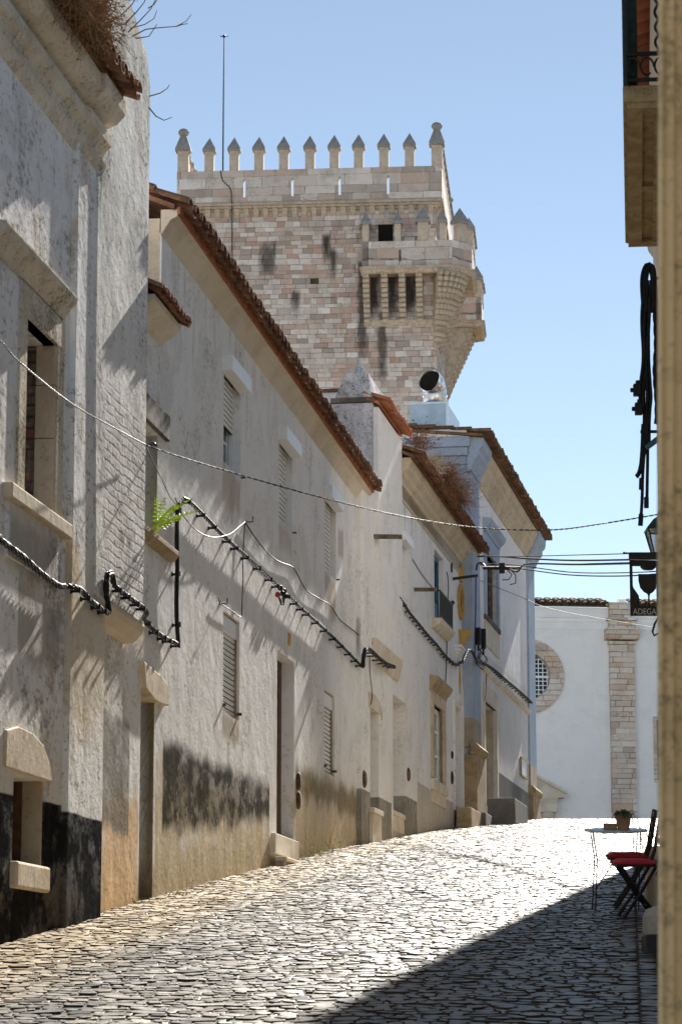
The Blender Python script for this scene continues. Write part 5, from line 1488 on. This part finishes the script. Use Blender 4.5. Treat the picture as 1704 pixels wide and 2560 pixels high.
# projecting poles
def pole(F, u, v, u2, v2, r, mat, name, label, cat='pole'):
    s, z = F.px(u, v, 0.0); t2, z2 = tz(F, u2, v2, s); t2 = max(t2, .2)
    mb = MB(); p0 = F.world(s, -.05, z); p1 = F.world(s, t2, z2)
    d = (p1 - p0); sd = F.d * r; up = Vector((0, 0, r))
    n = len(mb.v)
    for q in (p0, p1):
        mb.v += [tuple(q - sd - up), tuple(q + sd - up), tuple(q + sd + up), tuple(q - sd + up)]
    for q in ((0, 1, 2, 3), (4, 7, 6, 5), (0, 4, 5, 1), (1, 5, 6, 2), (2, 6, 7, 3), (3, 7, 4, 0)): mb.f.append(q); mb.r.append(.5)
    tag(mb.build(name, mat, None, bevel=.006), label, cat)
pole(FC, 931, 1341, 1005, 1342, .032, M_WOODBEAM, 'wooden_pole', 'weathered wooden pole sticking out of the chimney bay beside a shutter box')
pole(FC, 1035, 1474, 1090, 1474, .030, M_WOODBEAM, 'wooden_pole', 'weathered wooden pole sticking out just left of the iron balcony')
pole(FC, 1131, 1448, 1194, 1439, .025, M_IRON, 'iron_pole', 'black iron bar sticking out above the yellow oval niche')
# red cap and fittings on the bundle
p = wpt(FB, 694, 1487, .07); mb = MB(); mb.ball(p, .035, 8); tag(mb.build('red_cap', plain('red plastic', (.45, .02, .03), .4), None, smooth=True), 'small red cap hanging under the long cable bundle', 'cable cap')
mb = MB()
for (u, v) in ((700, 1470), (710, 1478), (714, 1490), (706, 1484)): mb.ball(wpt(FB, u, v, .08), .035, 6)
mb.tube([wpt(FB, 698, 1495, .08), wpt(FB, 703, 1510, .08), wpt(FB, 708, 1512, .08), wpt(FB, 710, 1490, .08)], .013, 6)
tag(mb.build('cable_joint', M_BLACK, None), 'black joint and loop in the middle of the long cable bundle', 'cable joint')
for (u, v, F_, lab) in ((547, 1510, FB, 'bent iron hook beside the near ground window'), (612, 1305, FB, 'small iron nail holding the thin wires')):
    p = wpt(F_, u, v, 0); mb = MB(); mb.tube([p, p - F_.i * .09, p - F_.i * .09 + Vector((0, 0, .06))], .008, 5); tag(mb.build('wall_hook', M_RUST, None), lab, 'hook')
p = wpt(FB, 362, 1112, .08); mb = MB(); mb.tube([p, p - FB.i * .07], .012, 6); mb.ball(p - FB.i * .08, .028, 8); tag(mb.build('insulator', M_IRON, None), 'dark insulator knob at the edge of the chimney breast', 'insulator')

# cable coil on the right
YC = 22.0
cc = empty('cable_coil', loc=tuple(A(1620, 1000, YC)), label='thick hanging coil of black cables bracketed to the right wall', cat='cable coil')
def loc_pts(pts, Y): return [A(u, v, Y) - cc.location for u, v in pts]
for i, (pts, r, st, am) in enumerate((
    ([(1609, 760), (1606, 700), (1612, 668), (1622, 659), (1632, 672), (1635, 720), (1640, 790), (1643, 880)], .012, 3, .013),
    ([(1614, 780), (1612, 710), (1618, 672), (1626, 668), (1631, 700), (1634, 780)], .012, 3, .012),
    ([(1609, 740), (1607, 800), (1610, 880), (1606, 930), (1602, 980), (1606, 1020)], .013, 3, .014),
    ([(1616, 740), (1617, 820), (1616, 900), (1620, 960), (1623, 1000), (1618, 1060), (1617, 1120)], .014, 3, .016),
    ([(1622, 700), (1621, 820), (1618, 900), (1613, 980), (1611, 1060), (1605, 1130), (1598, 1178), (1590, 1192)], .012, 2, .012),
    ([(1612, 1060), (1608, 1120), (1600, 1180)], .014, 2, .02),
    ([(1615, 1060), (1618, 1120), (1617, 1200), (1616, 1262)], .014, 1, 0), ([(1612, 1100), (1606, 1180), (1604, 1250), (1600, 1312)], .014, 1, 0),
    ([(1637, 780), (1640, 860), (1637, 930), (1642, 1010), (1641, 1060)], .012, 3, .012))):
    bundle('cable_strand', loc_pts(pts, YC), cc, r=r, strands=st, turns=.5 if i < 8 else 3.0, mat=M_BLACK, amp=am)
for (u0, v0, u1, v1, r) in ((1615, 1243, 1615, 1270, .02), (1602, 1285, 1600, 1314, .02), (1603, 1195, 1602, 1224, .02)):
    mb = MB(); mb.tube(loc_pts([(u0, v0), (u1, v1)], YC), r, 8); mb.build('end_cap', M_BLACK, cc)
for (u, v) in ((1590, 975), (1594, 1022)):
    mb = MB(); q = A(u, v, YC) - cc.location
    mb.box(q.x - .025, q.x + .035, q.y - .03, q.y + .03, q.z - .05, q.z + .05); mb.box(q.x - .005, q.x + .025, q.y - .02, q.y + .02, q.z + .05, q.z + .08)
    mb.tube([q, q + Vector((-.05, 0, 0))], .02, 8); mb.build('connector', M_BLACK, cc, bevel=.006)
for v in (695, 778, 1079):
    mb = MB(); q = A(1600 if v != 695 else 1625, v, YC) - cc.location; mb.tube([q, q + Vector((.30, 0, 0))], .014, 6); mb.build('bracket_arm', M_IRON, cc)
q = A(1615, 1120, YC - .1); mb = MB(); mb.tube([q, A(1625, 1112, YC - .1), A(1640, 1100, YC - .1), A(1665, 1085, YC - .1)], [.02, .022, .024, .024], 8)
tag(mb.build('plastic_pipe', plain('teal pipe', (.05, .16, .19), .5), None, smooth=True), 'short grey pipe with teal end poking out behind the cable coil', 'pipe')

# street lantern
YL = 30.0
c = A(1654, 1350, YL); k = YL / FPX
lan = empty('street_lantern', loc=tuple(c), label='dark green street lantern half hidden by the near jamb', cat='street lamp')
def fr(w0, z0, w1, z1, r, n):
    m = MB()
    for sx in (-1, 1):
        for sy in (-1, 1):
            m.tube([(sx * w0, sy * w0, z0), (sx * w1, sy * w1, z1)], r, 5)
    for (w_, z_) in ((w0, z0), (w1, z1)):
        for a, b in (((-1, -1), (1, -1)), ((1, -1), (1, 1)), ((1, 1), (-1, 1)), ((-1, 1), (-1, -1))): m.tube([(a[0] * w_, a[1] * w_, z_), (b[0] * w_, b[1] * w_, z_)], r, 5)
    return m.build(n, M_LAMP, lan)
M_LAMP = plain('dark green lamp metal', (.01, .06, .05), .45, .2)
fr(.10, -.16, .165, .11, .010, 'frame')
mb = MB(); mb.lathe([(.26, .11), (.24, .13), (.14, .22), (.06, .26), (.05, .33), (.001, .36)], (0, 0, 0), 4)
mb.v = [((x - y) * .7071, (x + y) * .7071, z) for x, y, z in mb.v]; mb.build('lamp_roof', M_LAMP, lan)
M_PANE = NT('lamp glass'); M_PANE.b.inputs['Transmission Weight'].default_value = .9; M_PANE = M_PANE.done((.9, .92, .9), .05)
mb = MB()
for q in range(4):
    a = q * math.pi / 2; cs, sn = math.cos(a), math.sin(a); R_ = lambda x, y, z: (x * cs - y * sn, x * sn + y * cs, z)
    mb.quad(R_(-.095, -.098, -.15), R_(.095, -.098, -.15), R_(.155, -.158, .10), R_(-.155, -.158, .10))
mb.build('lamp_glass', M_PANE, lan)
mb = MB(); mb.tube([(0, 0, -.16), (0, 0, -.26), (.1, 0, -.32), (.6, 0, -.34)], .014, 6); mb.build('lamp_arm', M_LAMP, lan)

# wine bar sign with cut-out bottle and glass
YS = 27.0; k = YS / FPX
o0 = A(1575, 1540, YS)
sign = empty('hanging_sign', loc=tuple(o0), label='black hanging sign with cut out bottle and wine glass reading ADEGA', cat='sign')
def X(u): return (u - 1575) * k
def Z(v): return (1540 - v) * k
M_SIGN = plain('black sheet metal', (.022, .020, .018), .5, .2)
mb = MB(); mb.box(X(1575), X(1652), -.006, .006, Z(1540), Z(1515)); mb.box(X(1575), X(1652), -.006, .006, Z(1413), Z(1398))
mb.box(X(1642), X(1652), -.006, .006, Z(1515), Z(1413))
mb.extr([(X(a), Z(b)) for a, b in ((1575, 1515), (1575, 1413), (1582.5, 1413), (1582.5, 1463), (1585, 1470), (1592, 1480), (1597, 1488), (1599, 1500), (1599, 1515))], -.006, .006)
mb.extr([(X(a), Z(b)) for a, b in ((1597, 1433), (1641.5, 1433), (1642, 1450), (1641, 1470), (1634, 1479), (1626, 1484), (1624.5, 1490), (1624.5, 1515), (1620.5, 1515), (1620.5, 1490), (1619, 1484), (1610, 1479), (1601, 1468), (1597, 1450))], -.006, .006)
mb.build('sign_panel', M_SIGN, sign)
mb = MB(); mb.box(X(1574), X(1656), -.03, .03, Z(1396), Z(1378)); mb.build('top_bar', M_SIGN, sign, bevel=.006)
mb = MB(); mb.tube([(X(1574), 0, Z(1379)), (X(1563), 0, Z(1379))], .006, 6); mb.ball((X(1568), 0, Z(1379)), .009, 8); mb.ball((X(1562), 0, Z(1379)), .013, 8); mb.build('finial', M_SIGN, sign, smooth=True)
mb = MB(); mb.lathe([(X(1597) * 0 + .001, -.045), (.05, -.04), (.075, -.02), (.08, 0)], (X(1622), .0, Z(1412) + .0), 16); mb.build('spot_lamp', M_SIGN, sign, smooth=True)
def text_mesh(txt, width, height, mat, parent, loc):
    cu = bpy.data.curves.new('lettering', 'FONT'); cu.body = txt; cu.size = 1.0; cu.extrude = 0.0
    ob = bpy.data.objects.new('lettering', cu); COL.objects.link(ob)
    dg = bpy.context.evaluated_depsgraph_get(); dg.update()
    me = bpy.data.meshes.new_from_object(ob.evaluated_get(dg))
    bpy.data.objects.remove(ob)
    co = np.array([v.co[:] for v in me.vertices]); mn, mx = co.min(0), co.max(0)
    for v in me.vertices:
        x = (v.co.x - mn[0]) / (mx[0] - mn[0]) * width; z = (v.co.y - mn[1]) / (mx[1] - mn[1]) * height
        v.co = (x, 0, z)
    me.materials.clear(); me.materials.append(mat)
    o = bpy.data.objects.new('lettering', me); COL.objects.link(o); o.parent = parent; o.location = loc
    return o
text_mesh('ADEGA', 59 * k, 15 * k, plain('cream lettering', (.62, .58, .48), .6), sign, (X(1581.5), -.009, Z(1536.5)))
mb = MB(); pts = [(X(1652), 0, Z(1525)), (X(1645), 0, Z(1545)), (X(1636), 0, Z(1560)), (X(1630), 0, Z(1580)), (X(1634), 0, Z(1590)), (X(1645), 0, Z(1584)), (X(1660), 0, Z(1590))]
mb.tube(pts, .012, 6); mb.tube([(X(1656), 0, Z(1600)), (X(1656), 0, Z(1370))], .012, 6); mb.tube([(X(1656), 0, Z(1388)), (X(1740), 0, Z(1388))], .012, 6); mb.build('bracket', M_SIGN, sign, smooth=False)

# ================================================================== TABLE, CHAIRS AND SMALL THINGS AT THE RIGHT
TILT = .085
gt = on_ground(1540, 2276)
tb = empty('bistro_table', loc=(gt.x, gt.y, gz(gt.y) - .01), label='small round pale blue metal table with a flower pot on it', cat='table')
tb.rotation_euler = (TILT + .035, 0, 0)
TH_ = .70; RT = .275
M_TTOP = plain('pale blue table top', (.50, .62, .65), .4, .1, spec=.6)
mb = MB(); mb.lathe([(RT - .01, -.012), (RT, -.010), (RT, .004), (RT - .006, .008), (.001, .008)], (0, 0, TH_), 40); mb.build('table_top', M_TTOP, tb, smooth=False)
mb = MB()
for sy in (-.13, .13):
    mb.tube([(-.21, sy, TH_ - .01), (-.175, sy, .45), (-.195, sy * 1.15, .0)], .006, 6)
    mb.tube([(.20, sy, TH_ - .01), (.19, sy, .45), (.175, sy * 1.15, .0)], .006, 6)
for z in (.13,):
    mb.tube([(-.19, -.14, z), (.18, -.14, z)], .005, 5); mb.tube([(-.19, .14, z), (.18, .14, z)], .005, 5)
mb.tube([(-.19, -.14, .2), (.05, .14, .5)], .005, 5); mb.tube([(-.18, -.13, .40), (-.18, .13, .40)], .005, 5); mb.tube([(.18, -.13, .40), (.18, .13, .40)], .005, 5)
mb.build('leg_frame', M_IRON, tb)
bpy.context.view_layer.update()
def on_table(x, y): return tb.matrix_world @ Vector((x, y, TH_ + .009))
M_TERRA = plain('terracotta', (.42, .24, .15), .85, var=.2, bumpy=.3)
p = on_table(.055, -.10)
pot = empty('flower_pot', loc=tuple(p), label='terracotta flower pot with drooping green leaves on the round table', cat='plant pot'); pot.rotation_euler = (TILT, 0, 0)
mb = MB(); mb.lathe([(.050, 0), (.066, .095), (.074, .097), (.078, .13), (.070, .132), (.066, .11), (.001, .108)], (0, 0, 0), 24); mb.build('pot', M_TERRA, pot, smooth=False)
rd = random.Random(5); mb = MB()
for q in range(30):
    a = rd.uniform(0, 6.28); L_ = rd.uniform(.05, .11); h = rd.uniform(.01, .05)
    b0 = Vector((math.cos(a) * .02, math.sin(a) * .02, .115)); m1 = b0 + Vector((math.cos(a) * L_ * .6, math.sin(a) * L_ * .6, h + .01)); e = b0 + Vector((math.cos(a) * L_, math.sin(a) * L_, h - .02 - rd.random() * .02))
    sdv = Vector((-math.sin(a), math.cos(a), 0)) * .016
    mb.quad(b0, m1 - sdv, m1 + sdv, b0); mb.tri(m1 - sdv, e, m1 + sdv)
    mb.quad(m1 - sdv, m1 + Vector((0, 0, .004)), e, m1 - sdv)
mb.build('leaves', M_LEAF_DK, pot, fix=False)
p = on_table(-.055, -.06)
mb = MB(); mb.box(-.055, .055, -.035, .035, 0, .052, top=(-.002, -.002)); bx = mb.build('planter_box', plain('tan box', (.42, .28, .17), .8), None, bevel=.003); bx.location = p; bx.rotation_euler = (TILT, 0, 0)
tag(bx, 'small tan box beside the flower pot on the round table', 'box')
M_CHAIR = plain('black chair wood', (.018, .013, .012), .5, spec=.4)
M_RED = plain('red cushion cloth', (.58, .03, .055), .8, var=.12, bumpy=.3)
def chair(label):
    c = empty('folding_chair', label=label, cat='chair', group='folding chairs beside the round table')
    hw = .17
    for sy in (-hw, hw):
        yi = sy * .86
        m = MB(); m.tube([(-.02, yi, .44), (.13, yi, .22), (.30, yi, .0)], .014, 4); m.build('leg', M_CHAIR, c)
        m = MB(); m.tube([(.05 - .05, sy, .0), (.14, sy, .20), (.27, sy, .42), (.315, sy, .55), (.37, sy, .86)], .014, 4); m.build('leg', M_CHAIR, c)
    m = MB(); m.box(-.05, .29, -hw, hw, .425, .445); m.build('seat', M_CHAIR, c)
    for z, x in ((.64, .335), (.73, .35), (.82, .362)):
        m = MB(); m.box(x - .008, x + .008, -hw, hw, z - .022, z + .022); m.build('back_slat', M_CHAIR, c)
    m = MB(); m.tube([(.08, -hw, .10), (.08, hw, .10)], .008, 6); m.tube([(.22, -hw * .86, .105), (.22, hw * .86, .105)], .008, 6); m.build('stretcher', M_CHAIR, c)
    cu = MB()
    nn = 12; base = len(cu.v)
    def cz(i, j): 
        a = math.sin(math.pi * i / nn) * math.sin(math.pi * j / nn); return .458 + .028 * min(1, a * 3) - .006 * a
    for i in range(nn + 1):
        for j in range(nn + 1): cu.v.append((-.065 + .345 * i / nn, -.175 + .35 * j / nn, cz(i, j) + .006))
    for i in range(nn + 1):
        for j in range(nn + 1): cu.v.append((-.065 + .345 * i / nn, -.175 + .35 * j / nn, .447))
    M_ = (nn + 1) ** 2
    for i in range(nn):
        for j in range(nn):
            a = i * (nn + 1) + j; cu.f.append((a, a + nn + 1, a + nn + 2, a + 1)); cu.f.append((M_ + a, M_ + a + 1, M_ + a + nn + 2, M_ + a + nn + 1)); cu.r += [.5, .5]
    for i in range(nn):
        for (a, b) in ((i * (nn + 1), (i + 1) * (nn + 1)), ((i + 1) * (nn + 1) + nn, i * (nn + 1) + nn), (i + 1, i), (nn * (nn + 1) + i, nn * (nn + 1) + i + 1)):
            cu.f.append((a, b, M_ + b, M_ + a)); cu.r.append(.5)
    cs_ = cu.build('cushion', M_RED, c, smooth=True)
    m = MB(); m.tube([(.28, -.17, .46), (.30, -.19, .43), (.27, -.19, .36)], .008, 5); m.tube([(.28, -.17, .46), (.33, -.19, .44), (.40, -.19, .38)], .007, 5); m.build('tie', M_RED, cs_, smooth=True)
    return c
g1 = on_ground(1540, 2299)
c1 = chair('black folding chair with bright red cushion, nearer of the two by the table')
c1x = (1518 - 852) / FPX * (g1.y + .17) * 1.008 + .065
c1.location = (c1x, g1.y + .17, gz(g1.y + .17)); c1.rotation_euler = (TILT, 0, .04)
c2 = copy_tree(c1); c2['label'] = 'black folding chair with red cushion, the farther one behind the table legs'
c2.location = (c1x + .075, g1.y + 1.45, gz(g1.y + 1.45)); c2.rotation_euler = (TILT, 0, -.05)
# pale rounded stones, kerb steps and a black trough by the right wall
def rblock(u, v, Y, w, d, h, mat, label, name, cat, bev=.03, rise=0.0):
    p = A(u, v, Y); g = gz(Y)
    mb = MB(); mb.box(0, w, -d / 2, d / 2, -.2, h, top=(bev * .2, bev * .2)); o = mb.build(name, mat, None, bevel=bev)
    o.location = (p.x, Y, g + rise); return tag(o, label, cat)
M_WSTONE = stone('white rounded stone', (.60, .57, .52), (.50, .46, .40), (.25, .2, .15), .3, .3)
rblock(1608, 2300, 21.2, .42, .55, .22, M_WSTONE, 'rounded whitewashed stone beside the black trough', 'rounded_stone', 'stone', .08)
rblock(1621, 2240, 23.2, .45, .6, .33, M_PSTONE, 'squared pale stone behind the rounded white one', 'kerb_stone', 'stone', .03)
rblock(1618, 2190, 24.6, .5, .5, .52, M_MARBLE_PALE, 'tall marble block behind the red chairs', 'marble_block', 'stone', .02)
rblock(1603, 2335, 20.6, .5, .9, .04, M_OCHRESTONE, 'flat worn doorstep slab under the rounded white stone', 'doorstep', 'step', .02)
rblock(1608, 2370, 19.4, .45, .35, .13, plain('black trough', (.03, .03, .032), .5), 'low black plastic trough on the cobbles at the right', 'black_trough', 'trough', .01)
mb = MB(); mb.box(0, .03, -.25, .25, 0, .62); o = mb.build('blue_board', plain('blue board', (.02, .09, .16), .5), None); o.location = (nx(1642, 6.4), 6.4, gz(6.4) + .05)
tag(o, 'narrow blue board edge at the foot of the near jamb', 'board')
mb = MB(); mb.lathe([(.07, 0), (.075, .01), (.001, .012)], (0, 0, 0), 14, ry=1.4); o = mb.build('paving_cover', M_IRON, None); p = on_ground(1450, 2375); o.location = (p.x, p.y, gz(p.y) + .012); o.rotation_euler = (.09, 0, 0)
tag(o, 'small flat metal cover set in the shaded cobbles', 'cover')

# ================================================================== PLANTS
def bush(name, base, size, n, label, mat=None, seed=3, r=.006, drop=0.0, seg=5, tips=None, out=None):
    """dry bush of many thin forking twigs"""
    rd = random.Random(seed); mb = MB(); base = [Vector(b) for b in base]
    for q in range(n):
        p = base[rd.randrange(len(base))] + Vector((rd.gauss(0, .05), rd.gauss(0, .05), rd.gauss(0, .03)))
        d = Vector((rd.gauss(0, 1), rd.gauss(0, 1), rd.gauss(.55 - drop, .8)))
        if out is not None: d += out
        d.normalize(); L = size * rd.uniform(.35, 1.0); pts = [p]
        for k_ in range(seg):
            d = (d + Vector((rd.gauss(0, .28), rd.gauss(0, .28), rd.gauss(-.05 - drop * .25, .25)))).normalized()
            p = p + d * (L / seg); pts.append(p)
        mb.tube(pts, [r * (1 - .8 * i / seg) for i in range(seg + 1)], 3, rd.random(), cap=False)
        if tips:
            for k_ in range(3):
                c_ = pts[rd.randrange(2, seg + 1)]; w_ = tips * rd.uniform(.6, 1.5)
                a, b = Vector((rd.gauss(0, 1), rd.gauss(0, 1), rd.gauss(0, 1))).normalized() * w_, Vector((rd.gauss(0, 1), rd.gauss(0, 1), rd.gauss(0, 1))).normalized() * w_
                mb.quad(c_ - a, c_ - b * .5, c_ + a, c_ + b * .5, rd.random())
    o = mb.build(name, mat or M_TWIG, None, fix=False); return tag(o, label, 'bush')
def clayish(name, c): 
    t = NT(name); return t.done(t.mix(t.attr('rnd'), tuple(q * .6 for q in c), tuple(min(1, q * 1.5) for q in c)), .9, spec=.1)
M_BUSH = clayish('dry brown bush', (.26, .165, .09)); M_BUSHR = clayish('reddish dry bush', (.20, .115, .07))
bA = [FA.world(s, .30, 9.25 + .25) for s in (4.6, 5.0, 5.4, 5.8, 6.2, 6.5, 6.8, 7.1, 7.3)] + [FA.world(s, -.1, 9.8) for s in (6.2, 6.7, 7.1, 7.4)] + [FA.world(s, .05, 9.6) for s in (6.4, 6.9, 7.3)] + [FA.world(s, .36, 9.22) for s in (6.0, 6.3, 6.6, 6.9, 7.1)]
bush('dry_bush', bA, .36, 2300, 'dry brown bush spilling over the overgrown tiled eave of the nearest house', M_BUSH, 3, .004, drop=.25, tips=.012, out=Vector((.15, -.1, 0)))
mb = MB(); rd = random.Random(8)
for (pts) in (((330, 90), (365, 72), (400, 68), (440, 65), (465, 52), (478, 35)), ((372, 240), (400, 232), (418, 220), (424, 210)), ((372, 268), (390, 290), (410, 300), (430, 292)), ((440, 65), (455, 60), (470, 58)),
             ((310, 60), (340, 30), (360, 5), (372, -20)), ((320, 80), (350, 50), (378, 20), (392, -10)), ((325, 70), (362, 60), (385, 45), (392, 25)), ((300, 40), (330, 10), (345, -15)), ((340, 95), (372, 90), (392, 60)), ((370, 20), (385, 10), (400, -15))):
    ps = [at_depth(u, v, 22.4) for u, v in pts]; mb.tube(ps, [.006 * (1 - .7 * i / len(ps)) for i in range(len(ps))], 4, rd.random(), cap=False)
tag(mb.build('bare_branches', M_BUSH, None, fix=False), 'long bare branches reaching into the sky above the chimney breast', 'branches')
bD = [FC.world(s, .35, 10.55 + .05) for s in (17.2, 17.8, 18.4, 18.9, 19.3)] + [FC.world(s, .2, 10.7) for s in (17.4, 18.2, 18.9)]
bush('dry_bush', bD, .62, 1300, 'dense reddish brown bush on the middle of the balcony house eave', M_BUSHR, 4, .005, drop=.1, tips=.012, out=Vector((.35, 0, -.1)))
bush('dry_bush', [FC.world(s, .2, 10.75) for s in (14.9, 15.4)], .55, 120, 'sparse twigs with seed heads in front of the pale metal box', M_BUSHR, 6, .005, tips=.022, out=Vector((.2, 0, .5)))
bush('dry_bush', [FC.world(s, .3, 10.60) for s in (15.9, 16.2, 16.5)], .36, 220, 'pale straw coloured tuft between the two darker roof bushes', M_TWIG_PALE, 7, .007, out=Vector((.2, 0, .1)))
# fern at the window of the narrow house
rd = random.Random(12); mb = MB(); fl_ = Vector((0, 0, 0))
b0 = FB.world(11.75, .04, 5.98)
for q in range(13):
    a = rd.uniform(-1.2, 1.2); d = (FB.d * math.sin(a) * .8 - FB.i * rd.uniform(.1, .7) + Vector((0, 0, rd.uniform(.3, 1.1)))).normalized(); L = rd.uniform(.25, .55); p = b0 + FB.d * rd.uniform(-.2, .1); pts = [p]
    for k_ in range(9):
        d = (d + Vector((0, 0, -.07))).normalized(); p = p + d * L / 9; pts.append(p)
    mb.tube(pts, .003, 3, cap=False)
    for k_ in range(3, 10):
        sd = d.cross(Vector((0, 0, 1))).normalized()
        for sg in (-1, 1):
            w_ = .055 * (1 - (k_ - 3) / 9); tip = pts[k_] + sd * sg * w_ + d * .02 + Vector((0, 0, -.01)); nr = Vector((0, 0, .012))
            mb.quad(pts[k_], pts[k_] + sd * sg * w_ * .5 + nr, tip, pts[k_] + sd * sg * w_ * .5 - nr, rd.random())
tag(mb.build('fern', M_LEAF, None, fix=False), 'bright green fern growing on the sill of the narrow house window', 'plant')
def weed(u, v, h, n, label, mat=None, F=None, seed=1, spread=.06, name='weed'):
    rd = random.Random(seed); p0 = on_ground(u, v); mb = MB()
    for q in range(n):
        p = p0 + Vector((rd.gauss(0, spread), rd.gauss(0, spread), -.03)); d = Vector((rd.gauss(0, .22), rd.gauss(0, .22), 1)).normalized(); L = h * rd.uniform(.5, 1); pts = [p]
        for k_ in range(5): d = (d + Vector((rd.gauss(0, .12), rd.gauss(0, .12), 0))).normalized(); p = p + d * L / 5; pts.append(p)
        mb.tube(pts, .003, 3, cap=False)
        for k_ in range(int(10 * max(.5, h / .3))):
            c_ = pts[rd.randrange(1, 6)] + Vector((rd.gauss(0, .008), rd.gauss(0, .008), rd.gauss(0, .02))); a = Vector((rd.gauss(0, 1), rd.gauss(0, 1), rd.gauss(.3, .6))).normalized() * .022; b = a.cross(Vector((rd.gauss(0, 1), rd.gauss(0, 1), 1))).normalized() * .007
            mb.quad(c_, c_ + a * .5 + b, c_ + a, c_ + a * .5 - b, rd.random())
    return tag(mb.build(name, mat or M_WEED, None, fix=False), label, 'weed')
weed(368, 2243, .34, 7, 'tallest thin weed at the foot of the narrow house door', seed=1, spread=.03)
weed(393, 2236, .20, 4, 'short upright weed right of the tallest one by the narrow door', seed=2, spread=.02)
weed(345, 2262, .07, 14, 'low ground weeds at the corner of the ochre wall', seed=3, spread=.08)
weed(430, 2240, .07, 16, 'low yellowish weeds under the crumbled wall foot', seed=4, spread=.10)
weed(541, 2199, .09, 14, 'little weed clump at the base of the stained wall', M_LEAF_DK, seed=5, spread=.05)
weed(572, 2212, .05, 14, 'flat dry weed tuft beside the base of the stained wall', seed=6, spread=.07)
weed(790, 2140, .16, 10, 'bright green weed past the pale door step', M_LEAF, seed=7, spread=.05)
weed(826, 2135, .30, 6, 'tall thin weed below the far ground window', seed=8, spread=.04)
weed(897, 2140, .03, 10, 'tiny green tuft between the cobbles near the far doorways', M_LEAF, seed=9, spread=.05)
weed(1000, 2098, .05, 14, 'dry weeds along the foot of the grey dado', seed=10, spread=.2)
weed(1215, 2066, .07, 14, 'dry weeds beside the dark grey doorstep block', seed=11, spread=.12)

for k, (u, v, h, n) in enumerate(((470, 2222, .06, 8), (650, 2185, .05, 9), (735, 2152, .07, 8), (860, 2122, .05, 8), (1050, 2082, .05, 9))):
    lab = ('thin weeds under the black stained band', 'small weeds just left of the pale door step', 'small weeds right of the pale door step',
           'low weeds before the first narrow doorway', 'low weeds under the ground window with stone frame')[k]
    weed(u, v, h, n, lab, seed=20 + k, spread=.09)
